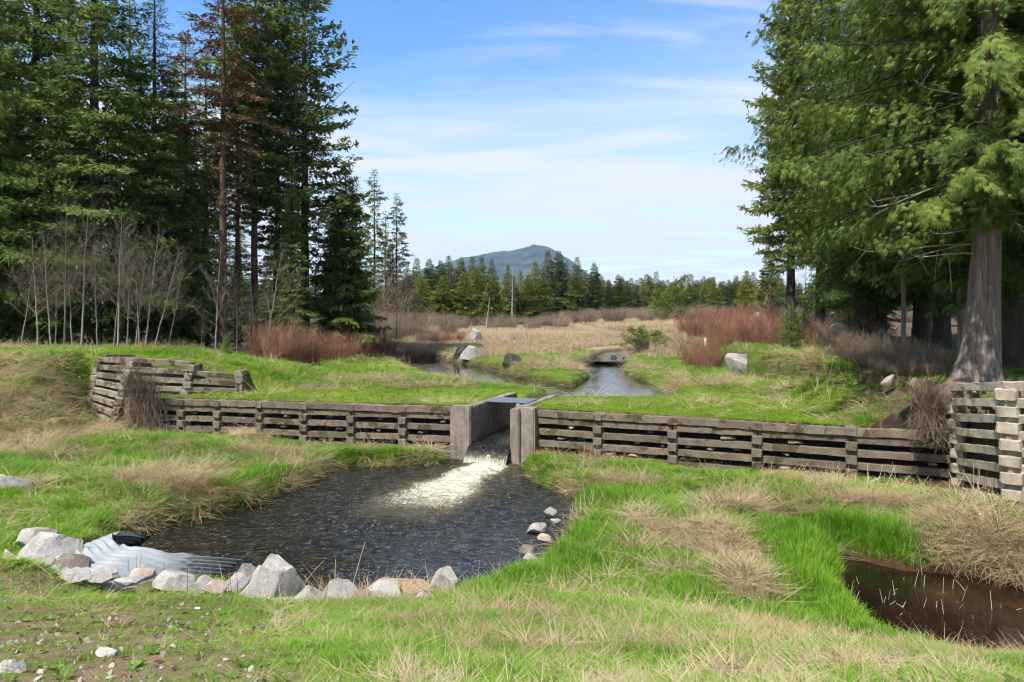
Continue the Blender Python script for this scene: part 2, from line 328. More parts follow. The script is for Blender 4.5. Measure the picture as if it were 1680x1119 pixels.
def rock_mat(name, c1, c2, c3, moss=0.0, mc=(.05, .05, .02)):
    m, nt, N, L, b = newmat(name)
    p = geo_pos(nt); n1 = noise(nt, 5, 7, .65, p, .4); n2 = noise(nt, 70, 2, .6, p); n3 = noise(nt, 2.5, 5, .7, p)
    c = ramp(nt, n1, [(.3, c1), (.5, c2), (.72, c3)])
    c = mix(nt, .5, c, ramp(nt, n2, [(.3, tuple(x * .55 for x in c1)), (.5, c2), (.7, c3)]))
    cr = ramp(nt, noise(nt, 9, 5, .6, p, 1.2), [(.485, (1, 1, 1)), (.5, (.45, .42, .4)), (.515, (1, 1, 1))])
    c = mix(nt, .6, c, cr, 'MULTIPLY')
    if moss: c = mix(nt, math_n(nt, 'MULTIPLY', math_n(nt, 'MINIMUM', math_n(nt, 'MAXIMUM', math_n(nt, 'MULTIPLY', math_n(nt, 'SUBTRACT', n3, .93 - moss), 5.), 0.), 1.), .7), c, mc)
    L.new(c, b.inputs['Base Color']); b.inputs['Roughness'].default_value = .88; b.inputs['Specular IOR Level'].default_value = .3
    bump(nt, b, math_n(nt, 'ADD', n1, math_n(nt, 'MULTIPLY', n2, .25)), .7, .04); return m
M['granite'] = rock_mat('pale_granite', (.20, .18, .155), (.36, .34, .31), (.50, .485, .46), .47, (.15, .12, .09))
M['granite_grey'] = rock_mat('grey_granite', (.17, .16, .15), (.30, .285, .265), (.46, .445, .42), .42, (.08, .075, .055))
M['granite_tan'] = rock_mat('tan_granite', (.26, .19, .14), (.40, .32, .25), (.55, .47, .40), .3, (.12, .09, .06))
M['granite_brown'] = rock_mat('brown_granite', (.10, .075, .055), (.19, .15, .12), (.30, .25, .21), .3, (.07, .05, .035))
M['granite_orange'] = rock_mat('orange_granite', (.20, .115, .075), (.32, .20, .13), (.42, .30, .22), .3, (.16, .10, .06))
M['rock_wet'] = rock_mat('dark_wet_rock', (.022, .02, .018), (.048, .043, .038), (.09, .083, .075), .45, (.02, .02, .014))
def flat_mat(name, col, rough=.8, metal=0.):
    m, nt, N, L, b = newmat(name); n = noise(nt, 12, 5, .6, geo_pos(nt))
    L.new(ramp(nt, n, [(.3, tuple(x * .7 for x in col)), (.7, tuple(min(1, x * 1.2) for x in col))]), b.inputs['Base Color'])
    b.inputs['Roughness'].default_value = rough; b.inputs['Metallic'].default_value = metal; return m
def steel():
    m, nt, N, L, b = newmat('galvanised_steel'); p = geo_pos(nt)
    n = noise(nt, 4, 5, .6, p); n2 = noise(nt, 45, 2, .5, p)
    c = ramp(nt, n, [(.3, (.28, .30, .31)), (.6, (.38, .40, .41)), (.85, (.46, .47, .46))])
    c = mix(nt, math_n(nt, 'MULTIPLY', n2, .25), c, (.45, .46, .46))
    sp = nt.nodes.new('ShaderNodeSeparateXYZ'); L.new(p, sp.inputs[0])
    rust = math_n(nt, 'MULTIPLY', math_n(nt, 'SUBTRACT', .45, sp.outputs[2]), 1.1)
    rust = math_n(nt, 'MULTIPLY', math_n(nt, 'MINIMUM', math_n(nt, 'MAXIMUM', rust, 0.), .6), n)
    c = mix(nt, rust, c, (.30, .25, .14))
    L.new(c, b.inputs['Base Color']); b.inputs['Metallic'].default_value = .35; b.inputs['Roughness'].default_value = .5; return m
M['steel'] = steel()
M['grating'] = flat_mat('grey_steel_plate', (.22, .26, .28), .45, .6)
M['wood'] = flat_mat('weathered_wood', (.30, .26, .21), .9)
def ground_mat():
    m, nt, N, L, b = newmat('ground_soil'); p = geo_pos(nt)
    a = nd(nt, 'ShaderNodeAttribute', attribute_name='col')
    n1 = noise(nt, 7, 6, .7, p); n2 = noise(nt, 38, 4, .7, p); n3 = noise(nt, .9, 4, .6, p)
    c = mix(nt, .8, a.outputs['Color'], ramp(nt, n1, [(.25, (.45, .43, .40)), (.5, (1, 1, 1)), (.8, (1.5, 1.45, 1.35))]), 'MULTIPLY')
    c = mix(nt, .7, c, ramp(nt, n2, [(.25, (.5, .48, .45)), (.55, (1, 1, 1)), (.8, (1.7, 1.65, 1.6))]), 'MULTIPLY')
    c = mix(nt, .5, c, ramp(nt, n3, [(.3, (.7, .72, .66)), (.7, (1.2, 1.15, 1.1))]), 'MULTIPLY')
    L.new(c, b.inputs['Base Color']); b.inputs['Roughness'].default_value = .95; b.inputs['Specular IOR Level'].default_value = .15
    bump(nt, b, math_n(nt, 'ADD', n1, math_n(nt, 'MULTIPLY', n2, .5)), .8, .05); return m
M['ground'] = ground_mat()
def water_mat(name, deep, foamcol, sc=(1, 1, 1), bs=.35, bd=.05, rough=.04, foam=True, ior=1.36):
    m, nt, N, L, b = newmat(name); p = geo_pos(nt, sc)
    n1 = noise(nt, 1.7, 3, .5, p, 2.6); n2 = noise(nt, 6, 2, .5, p, 1.6)
    b.inputs['Base Color'].default_value = (*deep, 1); b.inputs['Roughness'].default_value = rough; b.inputs['IOR'].default_value = ior
    if foam:
        a = nd(nt, 'ShaderNodeAttribute', attribute_name='foam')
        mpf = nd(nt, 'ShaderNodeMapping'); mpf.inputs['Rotation'].default_value = (0, 0, R_(-20)); mpf.inputs['Scale'].default_value = (1.7, .62, 1); L.new(geo_pos(nt), mpf.inputs[0]); nf = noise(nt, 3.4, 7, .74, mpf.outputs[0], 2.6)
        fm = math_n(nt, 'SUBTRACT', math_n(nt, 'ADD', math_n(nt, 'MULTIPLY', a.outputs['Fac'], .72), nf), .93)
        fm = math_n(nt, 'MINIMUM', math_n(nt, 'MAXIMUM', math_n(nt, 'MULTIPLY', fm, 2.6), 0.), 1.)
        # scattered bubbles floating on the surface
        vo = nd(nt, 'ShaderNodeTexVoronoi', Scale=7.5); L.new(geo_pos(nt), vo.inputs['Vector'])
        bb = math_n(nt, 'MULTIPLY', math_n(nt, 'LESS_THAN', vo.outputs['Distance'], .06), math_n(nt, 'GREATER_THAN', noise(nt, .9, 3, .5, geo_pos(nt)), .5))
        fm = math_n(nt, 'MAXIMUM', fm, math_n(nt, 'MULTIPLY', bb, .7))
        under = math_n(nt, 'MINIMUM', math_n(nt, 'MAXIMUM', math_n(nt, 'MULTIPLY', math_n(nt, 'SUBTRACT', a.outputs['Fac'], .22), 1.2), 0.), 1.)
        c = mix(nt, under, deep, (.14, .115, .06))
        rid = math_n(nt, 'ABSOLUTE', math_n(nt, 'SUBTRACT', noise(nt, 2.3, 4, .55, geo_pos(nt, (1., 1.5, 1)), 3.2), .5))
        rid = math_n(nt, 'MULTIPLY', math_n(nt, 'LESS_THAN', rid, .012), math_n(nt, 'GREATER_THAN', noise(nt, 6, 3, .6, geo_pos(nt)), .5))
        c = mix(nt, math_n(nt, 'MULTIPLY', rid, .22), c, foamcol); c = mix(nt, fm, c, foamcol)
        L.new(c, b.inputs['Base Color'])
        L.new(math_n(nt, 'ADD', math_n(nt, 'MULTIPLY', fm, .6), rough), b.inputs['Roughness'])
    bump(nt, b, math_n(nt, 'ADD', n1, math_n(nt, 'MULTIPLY', n2, .14)), bs, bd)
    if foam:                                        # choppy in the current, calmer towards the banks
        bn = next(q for q in N if q.bl_idname == 'ShaderNodeBump'); L.new(math_n(nt, 'ADD', .22, math_n(nt, 'MINIMUM', math_n(nt, 'MULTIPLY', a.outputs['Fac'], 2.4), .75)), bn.inputs['Strength'])
    return m
M['pool'] = water_mat('dark_pool_water', (.010, .009, .007), (.60, .57, .45), (.8, 1.5, 1), .8, .22, ior=1.44)
M['stream'] = water_mat('stream_surface', (.018, .015, .010), (.8, .8, .78), (1, .45, 1), .30, .05, .05, False)
M['chute'] = water_mat('chute_flow', (.010, .010, .010), (.50, .49, .43), (6, 1, 1), .5, .06, .06, True)
def ditch_mat():
    m, nt, N, L, b = newmat('brown_ditch_water'); p = geo_pos(nt)
    n = noise(nt, .8, 4, .6, p, .8)
    L.new(ramp(nt, n, [(.3, (.006, .004, .003)), (.55, (.016, .008, .005)), (.70, (.055, .021, .008))]), b.inputs['Base Color'])
    b.inputs['Roughness'].default_value = .08; b.inputs['IOR'].default_value = 1.33
    bump(nt, b, noise(nt, 3, 3, .5, p), .15, .03); return m
M['ditch'] = ditch_mat()

# ------------------------------------------------------------------ ground sheet
STRAW = [(370, 715, 1.5, .5), (400, 742, 1.2, .35), (312, 803, 1.0, .6), (215, 785, .9, .5), (1010, 795, 2.0, .45), (1190, 835, 1.3, .7), (1250, 838, 1.0, .5), (1120, 870, 1.0, .6), (1190, 905, 1.1, .7),
         (1215, 965, .7, .7), (1050, 900, .7, .35), (1110, 945, .8, .3), (1440, 825, 1.8, .7), (1590, 870, 1.7, 1.4), (1650, 900, 1.2, 1.2), (700, 1020, .6, .25), (880, 1060, .6, .3), (1080, 1060, .7, .3), (1290, 1045, .9, .2), (1420, 1085, .9, .2), (1200, 1100, .5, .2),
         (600, 628, 3.2, 1.1), (700, 636, 2.2, .7), (520, 640, 1.6, .6), (880, 600, 1.6, 3.0), (940, 605, .9, 3.), (1150, 632, 2.6, 1.2), (1300, 632, 3., 1.4), (1060, 602, 1.4, 2.), (430, 840, 1.2, .3), (510, 800, .7, .4), (640, 762, 1.2, .2), (40, 800, .8, .5), (60, 725, 1.2, .5), (250, 690, .8, .4), (1380, 690, 1.5, .4)]
STRAW_W = []
for px, py, rx, ry in STRAW:
    x, y, z = cast(px, py); STRAW_W.append((x, y, rx * .78, ry * .78))
def straw_amt(X, Y):
    s = np.zeros(X.shape)
    wob = .55 * (fbm(X * 1.6, Y * 1.6, 41) - .5)
    for x, y, rx, ry in STRAW_W:
        s = np.maximum(s, np.clip(1.1 - np.hypot((X - x) / rx, (Y - y) / ry) * 1.0 + wob * 1.3, 0, 1))
    base = np.clip((fbm(X * .9, Y * .9, 43) - .58) * 3.0, 0, .6)
    fg = ss(8.0, 6.2, Y) * ss(-.9, .8, X + .22 * Y) * (.06 + .36 * ss(.50, .60, fbm(X * 3.0, Y * 3.0, 47)))
    return np.clip(np.maximum(np.maximum(s, base), fg + .35 * (fbm(X * 2, Y * 2, 44) - .5) * (fg > .05)), 0, 1)
def zones(X, Y, Z):
    lawn = ss(.4, .6, Y - ywall(X)) * (X < 10.8) * ss(47, 40, Y)
    marsh = ss(42, 50, Y + 8 * (fbm(X * .1, Y * .1, 51) - .5))
    xb = 8.7 + 0.40 * (Y - 17.2)
    rbank = ss(-.6, .8, X - xb) * (Y > 16.5)
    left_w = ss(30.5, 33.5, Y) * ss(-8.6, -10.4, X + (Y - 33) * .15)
    mound = ss(-12.8, -14.5, X - .3 * (Y - 20)) * (Y < 26.3) * ss(18.6, 20, Y) * (X < -12.5)
    grav = ss(.7, -.9, X + .25 * Y + 2.2 * (fbm(X * .8, Y * .8, 61) - .5)) * ss(10.9, 10.2, Y) * (Z > .3) * (.55 + .45 * ss(.6, -1.6, X + .25 * Y))
    grav = np.maximum(grav, ss(-9.2, -10.5, X) * ss(16, 14, Y))
    return lawn, marsh, rbank, left_w, mound, grav
def ground_cols(X, Y, Z):
    st = straw_amt(X, Y); lawn, marsh, rbank, lw, mound, grav = zones(X, Y, Z)
    c = np.zeros(X.shape + (3,))
    def lay(col, w): 
        w = np.clip(w, 0, 1)[..., None]; c[:] = c * (1 - w) + np.array(col) * w
    c[:] = (.095, .135, .022); lay((.25, .19, .105), st)
    lay((.125, .175, .024), lawn * (1 - st * .8))
    edge = np.exp(-((Y - ywall(X) - .62) / .22) ** 2) * (X < 10.6) * (X > -11)
    lay((.23, .135, .03), edge * .85 * ss(.35, .6, fbm(X * 1.2, Y * 1.2, 71)))
    lay((.24, .185, .105), mound * ss(.3, .55, fbm(X * .7, Y * .7, 73)))
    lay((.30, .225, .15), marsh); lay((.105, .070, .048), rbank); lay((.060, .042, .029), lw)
    lay((.22, .155, .10), grav); lay((.12, .12, .026), grav * .8 * ss(.48, .60, fbm(X * 1.6, Y * 1.6, 75)))
    far = ss(150, 260, Y); lay((.045, .05, .025), far)
    pd = poly_sd(X, Y, POOL); lay((.028, .020, .013), ss(-.35, .1, pd)); lay((.13, .085, .05), np.exp(-((pd + .42) / .16) ** 2) * .7)
    dd = poly_sd(X, Y, DITCH); lay((.05, .024, .013), ss(-.4, .15, dd))
    for P in (BR1, BR2, BR3): lay((.06, .045, .03), ss(.25, -.1, path_d(X, Y, P)))
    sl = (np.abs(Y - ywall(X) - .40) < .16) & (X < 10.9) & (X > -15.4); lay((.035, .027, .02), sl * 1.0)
    return np.concatenate([c, np.ones(X.shape + (1,))], -1)
def build_ground():
    xs = np.arange(-16, 16.01, .115); ex = 16.2 * np.cumprod(np.full(41, 1.14)); xs = np.concatenate([-ex[::-1], xs, ex])
    ys = np.concatenate([np.arange(-8, 3, .4), np.arange(3, 31, .11), np.arange(31, 60, .35), np.arange(60, 240, 4), 240 * np.cumprod(np.full(25, 1.13))])
    X, Y = np.meshgrid(xs, ys); Z = T(X, Y)
    Z = Z + .018 * (vn(X * 9, Y * 9, 90) - .5) * (Y < 60)
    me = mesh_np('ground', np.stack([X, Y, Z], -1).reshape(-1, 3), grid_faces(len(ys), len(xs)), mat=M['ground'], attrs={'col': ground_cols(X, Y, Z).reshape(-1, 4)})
    link('ground', me, kind='structure', label='grassy ground of banks, lawns and marsh', cat='ground')
build_ground()

# ------------------------------------------------------------------ water
def water_sheet(name, x0, x1, y0, y1, z, step, keep, wave, mat, label, foam=None):
    xs = np.arange(x0, x1 + 1e-6, step); ys = np.arange(y0, y1 + 1e-6, step); X, Y = np.meshgrid(xs, ys)
    Z = z + wave(X, Y); f = foam(X, Y) if foam is not None else np.zeros(X.shape)
    k = keep(X, Y); fc = grid_faces(len(ys), len(xs)); kf = k.ravel()[fc].any(1); fc = fc[kf]
    used = np.unique(fc); rm = np.full(X.size, -1); rm[used] = np.arange(len(used))
    V = np.stack([X, Y, Z], -1).reshape(-1, 3)[used]
    me = mesh_np(name, V, rm[fc], mat=mat, attrs={'foam': f.ravel()[used]})
    link(name, me, kind='structure', label=label, cat='water')
FO = np.array((-.62, 21.3)); FD = np.array((-.34, -.94)); FD = FD / np.linalg.norm(FD)
def fcoord(X, Y):
    a = (X - FO[0]) * FD[0] + (Y - FO[1]) * FD[1]; b = (X - FO[0]) * FD[1] - (Y - FO[1]) * FD[0]; return a, b
def pool_foam(X, Y):
    a, b = fcoord(X, Y); wid = .66 + .15 * np.clip(a, 0, 8); b = b + .5 * (fbm(X * .9, Y * .9, 111) - .5)
    f = np.exp(-(b / wid) ** 4) * ss(8.5, 2.8, a) * (a > -.6)
    f2 = .50 * np.exp(-(b / (wid * 2.1)) ** 2) * ss(9.5, 2, a) * (a > -.4)
    return np.maximum(f, f2)
def pool_wave(X, Y):
    w1 = 1.3 * (fbm(X * .5, Y * .5, 101) - .5)
    r = np.hypot(X + 3.4, Y - 14.2)
    w = .060 * (fbm(X * 1.1 + w1 * 3, Y * 1.4 - w1 * 3, 102, 2) - .5) + .050 * (fbm(X * 2.4 + 5 * w1, Y * 4.2 + 2 * w1, 103, 2) - .5) * (.35 + .65 * ss(-6.5, -2, X)) + .008 * np.sin(r * 7 + 6 * w1)
    f = pool_foam(X, Y)
    return w * (1 + 1.2 * f) + .11 * f * (fbm(X * 3.1, Y * 3.1, 105, 4) - .42)
water_sheet('pool_water', -8, 1.5, 9.8, 22.0, 0.0, .05, lambda X, Y: T(X, Y) < .07, pool_wave, M['pool'], 'dark rippling pool with pale foam below the sluice', pool_foam)
water_sheet('stream_water', -8, 10, 24.6, 52, 1.28, .12, lambda X, Y: (T(X, Y) < 1.36) & ((X - CH0[0]) * CHU[0] + (Y - CH0[1]) * CHU[1] > CHL - .02) & (np.minimum(path_d(X, Y, BR1), path_d(X, Y, BR2)) < .7) & (Y < 45), lambda X, Y: .010 * (fbm(X * 2.5, Y * 1.4, 121) - .5), M['stream'], 'pale reflecting stream winding to the sluice')
water_sheet('upper_stream_water', 3, 16, 44.2, 64, 1.50, .2, lambda X, Y: (T(X, Y) < 1.58) & (path_d(X, Y, BR3) < .8), lambda X, Y: .02 * (fbm(X * 2.5, Y * 1.4, 123) - .5), M['stream'], 'narrow stream above the dark rapids stones')
water_sheet('ditch_water', 4.2, 12.5, 7.6, 13.6, .10, .1, lambda X, Y: T(X, Y) < .17, lambda X, Y: 0 * X, M['ditch'], 'still brown ditch water at the lower right')
def chute_water():
    n = 60; m = 15; a = np.concatenate([np.linspace(CHL + .02, .15, n - 18), np.linspace(.10, -.75, 18)]); b = np.linspace(-.02, CHWID + .02, m)
    A, B = np.meshgrid(a, b, indexing='ij')
    Z = .50 + .07 * (A / CHL) + .05 * (fbm(A * 2, B * 3, 131) - .5)
    fall = np.clip((.05 - A) / .62, 0, 1.3); Z = Z - .52 * fall ** 1.7 * (1 + .06 * (fbm(B * 6, A * 0, 133) - .5))
    P = CH0[None, None] + A[..., None] * CHU + B[..., None] * CHN
    foam = np.clip(.22 + .30 * ss(2.8, .8, A) * ss(.5, 1.2, B) * ss(.1, .5, A) + .62 * ss(.40, .95, fall), 0, .95)
    me = mesh_np('chute_water', np.concatenate([P, Z[..., None]], -1).reshape(-1, 3), grid_faces(n, m), mat=M['chute'], attrs={'foam': foam.ravel()})
    link('chute_water', me, kind='structure', label='dark water sliding over the sluice lip', cat='water')
chute_water()

# ------------------------------------------------------------------ mountain and far air
def mountain():
    prof = [(400, 500), (560, 480), (640, 476), (690, 446), (730, 432), (765, 419), (800, 411), (840, 408), (875, 401), (905, 410), (930, 424), (952, 444), (985, 461), (1015, 470), (1060, 477), (1120, 484), (1200, 490), (1300, 500), (1450, 510)]
    Yc = 3400.; px = np.array([p[0] for p in prof]); h = np.array([(HY - p[1]) / F * Yc for p in prof])
    xs = np.linspace(X_at(400, Yc), X_at(1450, Yc), 300); v = np.linspace(-1, 1, 90)
    X, Vv = np.meshgrid(xs, v); H = np.interp(CX + X / Yc * F, px, h); Y = Yc + Vv * 1300
    Z = H * np.clip(1 - np.abs(Vv) ** 1.3, 0, 1) + 46 * (fbm(X * .006, Y * .006, 141, 5) - .5) * np.clip(1 - np.abs(Vv), 0, 1) * np.clip(H / 120, 0, 1)
    Z += 9 * (fbm(X * .06, Y * .06, 143, 3) - .5) * np.clip(H / 60, 0, 1) + EYE - 6
    m, nt, N, L, b = newmat('forested_slope'); p = geo_pos(nt)
    n = noise(nt, .012, 8, .72, p); n2 = noise(nt, .09, 3, .7, p)
    c = ramp(nt, n, [(.42, (.008, .018, .010)), (.52, (.020, .032, .020)), (.62, (.075, .068, .058))])
    c = mix(nt, .6, c, ramp(nt, n2, [(.3, (.45, .45, .45)), (.65, (1.4, 1.4, 1.4))]), 'MULTIPLY')
    L.new(c, b.inputs['Base Color']); b.inputs['Roughness'].default_value = 1.
    me = mesh_np('mountain', np.stack([X, Y, Z], -1).reshape(-1, 3), grid_faces(90, 300), mat=m)
    link('mountain', me, kind='structure', label='blue forested mountain rising behind the far trees', cat='mountain')
mountain()
def haze():
    x, y0, y1, z0, z1 = 3650, -60, 5250, -3, 420
    V = [(-x, y0, z0), (x, y0, z0), (x, y1, z0), (-x, y1, z0), (-x, y0, z1), (x, y0, z1), (x, y1, z1), (-x, y1, z1)]
    Fc = [(0, 3, 2, 1), (4, 5, 6, 7), (0, 1, 5, 4), (1, 2, 6, 5), (2, 3, 7, 6), (3, 0, 4, 7)]
    m = bpy.data.materials.new('haze_air'); m.use_nodes = True; nt = m.node_tree; nt.nodes.clear()
    o = nt.nodes.new('ShaderNodeOutputMaterial'); pv = nt.nodes.new('ShaderNodeVolumePrincipled')
    pv.inputs['Color'].default_value = (.40, .64, 1.0, 1); pv.inputs['Density'].default_value = 0.00008; pv.inputs['Anisotropy'].default_value = 0.0
    nt.links.new(pv.outputs[0], o.inputs['Volume'])
    link('haze', mesh_np('haze', V, np.array(Fc), mat=m, smooth=False), kind='stuff', label='thin pale blue haze filling the valley air', cat='haze')
HAZE = True

# ------------------------------------------------------------------ concrete cribbing
def beam_mesh(name, mat, lx, ly, lz, bev=.02, seed=0, cap=False, seg=13):
    # a cast block of length lx with chamfered edges and slightly uneven faces
    hx, hy, hz = lx / 2, ly / 2, lz / 2; rng = np.random.RandomState(seed)
    ring = np.array([(-hy + bev, -hz), (hy - bev, -hz), (hy, -hz + bev), (hy, hz - bev), (hy - bev, hz), (-hy + bev, hz), (-hy, hz - bev), (-hy, -hz + bev)])
    xs = np.concatenate([[-hx, -hx + bev], np.linspace(-hx + bev, hx - bev, seg)[1:-1], [hx - bev, hx]]); V = []
    for i, x in enumerate(xs):
        s = 1 - (bev / min(hy, hz)) * (1.0 if i in (0, len(xs) - 1) else 0)
        r = ring * s + rng.normal(0, .030, ring.shape); V += [(x + rng.normal(0, .002), a, b) for a, b in r]
    f = grid_faces(len(xs), 8, True); n = len(V); caps = [list(range(7, -1, -1)), list(range(n - 8, n))]
    return mesh_np(name, V, [f, np.array(caps)], mat=mat, smooth=False)
BM = {}
def beam(kind, parent, p, q, ly, lz, mat, name, ext=0., off=(0, 0, 0), rng=random):
    p = Vector(p); q = Vector(q); d = q - p; L = d.length + ext; key = (kind, mat, rng.randrange(7))
    if key not in BM: BM[key] = beam_mesh(name, M[mat], 1.0 if kind != 'h' else 1.0, 1.0, 1.0, .07 if kind == 'h' else .06, hash(key) % 1000 if False else len(BM) * 7 + 1)
    mid = (p + q) / 2 + Vector(off)
    rz = math.atan2(d.y, d.x); ry = -math.atan2(d.z, math.hypot(d.x, d.y))
    o = link(name, BM[key], parent, mid, (rng.uniform(-.03, .03), ry + rng.uniform(-.006, .006), rz + rng.uniform(-.006, .006)), (L, ly, lz))
    return o
def wall_pt(px):                                    # point of the low wall's face line seen at a photo column
    best = None
    for i in range(len(XW) - 1):
        x0, y0, x1, y1 = XW[i], YW[i], XW[i + 1], YW[i + 1]; k = (px - CX) / F; m = (y1 - y0) / (x1 - x0)
        if abs(1 - m * k) < 1e-6: continue
        Y = (y0 - m * x0) / (1 - m * k); X = k * Y
        if x0 - .3 <= X <= x1 + .3: best = (X, Y)
    return best
def thing(name, loc, label, cat, group=None, rot=(0, 0, 0), scl=(1, 1, 1)):
    o = bpy.data.objects.new(name, None); COL.objects.link(o); o.empty_display_size = .2
    o.location = loc; o.rotation_euler = rot; o.scale = scl; o['label'] = label; o['category'] = cat
    if group: o['group'] = group
    return o
def ico(seed, sub=3, cuts=9, rough=.10, flat=1.0):
    import bmesh
    bm = bmesh.new(); bmesh.ops.create_icosphere(bm, subdivisions=sub, radius=1.0)
    V = np.array([v.co[:] for v in bm.verts]); Fc = np.array([[v.index for v in f.verts] for f in bm.faces]); bm.free()
    rng = np.random.RandomState(seed)
    for _ in range(cuts):
        n = rng.normal(size=3); n /= np.linalg.norm(n); d = rng.uniform(.50, .82); s = V @ n - d
        V = V - np.clip(s, 0, None)[:, None] * n
    V = V / np.abs(V).max(0)
    a = V * 2.1 + seed
    nz = fbm(a[:, 0] + a[:, 2] * .7, a[:, 1] - a[:, 2] * .6, seed, 4) - .5
    nz2 = vn(a[:, 0] * 5 + a[:, 2] * 3, a[:, 1] * 5 - a[:, 2] * 4, seed) - .5
    V = V * (1 + rough * 1.3 * nz + rough * .4 * nz2)[:, None]
    V[:, :2] *= (1 - .20 * V[:, 2:3]); V = V / np.abs(V).max(0)
    return V, Fc
ROCKS = {}
def rock_obj(name, variant, mat, parent, loc, size, rz, label=None, cat=None, group=None, tilt=0., flatb=False):
    key = (variant, mat)
    if key not in ROCKS:
        V, Fc = ico(variant * 13 + 5, 4 if not flatb else 2, 14, .10); ROCKS[key] = mesh_np('stone_' + mat, V, Fc, mat=M[mat], smooth=False)
    return link(name, ROCKS[key], parent, loc, (tilt, tilt * .5, rz), (size[0] / 2, size[1] / 2, size[2] / 2), label, cat, group)
rc = random.Random(5)
P_ = .345
def low_wall(cols, ztop, mat, label, end_gap):
    t = thing('concrete_crib_wall', (cols[0][0], cols[0][1], .3), label, 'retaining wall'); t0 = Vector(t.location)
    n = 5
    d = Vector((cols[-1][0] - cols[0][0], cols[-1][1] - cols[0][1], 0)).normalized(); nr = Vector((d.y, -d.x, 0))   # towards the viewer
    if nr.y > 0: nr = -nr
    for i in range(len(cols) - 1):
        a = Vector((*cols[i], 0)); b = Vector((*cols[i + 1], 0))
        for k in range(n):
            zc = ztop - .105 if k == 0 else ztop - .31 - (k - 1) * P_
            dep = .0 if k == 0 else -.05 + rc.uniform(-.012, .012)
            p = a + nr * dep; q = b + nr * dep; p.z = q.z = zc
            p.z += rc.uniform(-.022, .018); q.z += rc.uniform(-.022, .018)
            beam('s', t, p - t0, q - t0, .24, .205 if k == 0 else .185, mat, 'stretcher', -.02, -nr * .12, rng=rc)
        for k in range(4):                          # stones of the fill seen through the gaps
            for j in range(rc.choice([1, 2, 3]) if k else 1):
                f = rc.uniform(.12, .88); g = a.lerp(b, f) - nr * rc.uniform(.16, .30); s = rc.uniform(.13, .30)
                g.z = ztop - .31 - k * P_ - .145 - .085 + .06
                rock_obj('fill_stone', rc.randrange(8), rc.choice(['granite_tan', 'granite_brown', 'granite_brown', 'granite_brown', 'rock_wet']), t, g - t0, (s * 1.5, s, s * .55), rc.uniform(0, 3), flatb=True)
    for i, c in enumerate(cols):
        if i == 0 and end_gap == 'L' or i == len(cols) - 1 and end_gap == 'R': continue
        for k in range(5):
            zc = ztop - .115 if k == 0 else ztop - .31 - (k - 1) * P_ - P_ / 2
            f0 = Vector((*c, zc)) + nr * (.035 if k == 0 else .05 + rc.uniform(-.01, .02)); f1 = f0 - nr * .75
            beam('h', t, f1 - t0, f0 - t0, .27, .21 if k == 0 else .225, mat, 'header', rng=rc)
    return t
left_cols = [wall_pt(p) for p in (210, 296, 355, 424, 497, 575, 660)] + [(-1.93, 21.80)]
right_cols = [(0.70, 21.20)] + [wall_pt(p) for p in (980, 1103, 1242, 1397, 1569)]
low_wall(left_cols, 1.60, 'conc', 'long low dark concrete crib wall left of the sluice, under the lawn', 'R')
low_wall(right_cols, 1.60, 'conc', 'long low dark concrete crib wall right of the sluice, under the lawn', 'L')
M['fill'] = flat_mat('packed_earth', (.12, .085, .055), .95)
def fill_block(t, q, ztop, t0):
    import bmesh
    n = 14; P = []
    for i in range(n):
        for j in range(4):
            f = i / (n - 1); a = q[0].lerp(q[1], f); b = q[3].lerp(q[2], f); c_ = q[5].lerp(q[4], f)
            p = [a, a.lerp(b, .5), b, c_][j]; zz = [-.2, (a.z + ztop) / 2, ztop - .02, ztop][j]
            P.append((p.x - t0.x + rc.uniform(-.06, .06), p.y - t0.y + rc.uniform(-.06, .06), zz - t0.z + rc.uniform(-.05, .03) * (j > 1)))
    link('earth_fill', mesh_np('earth_fill', P, grid_faces(n, 4), mat=M['fill']), t)
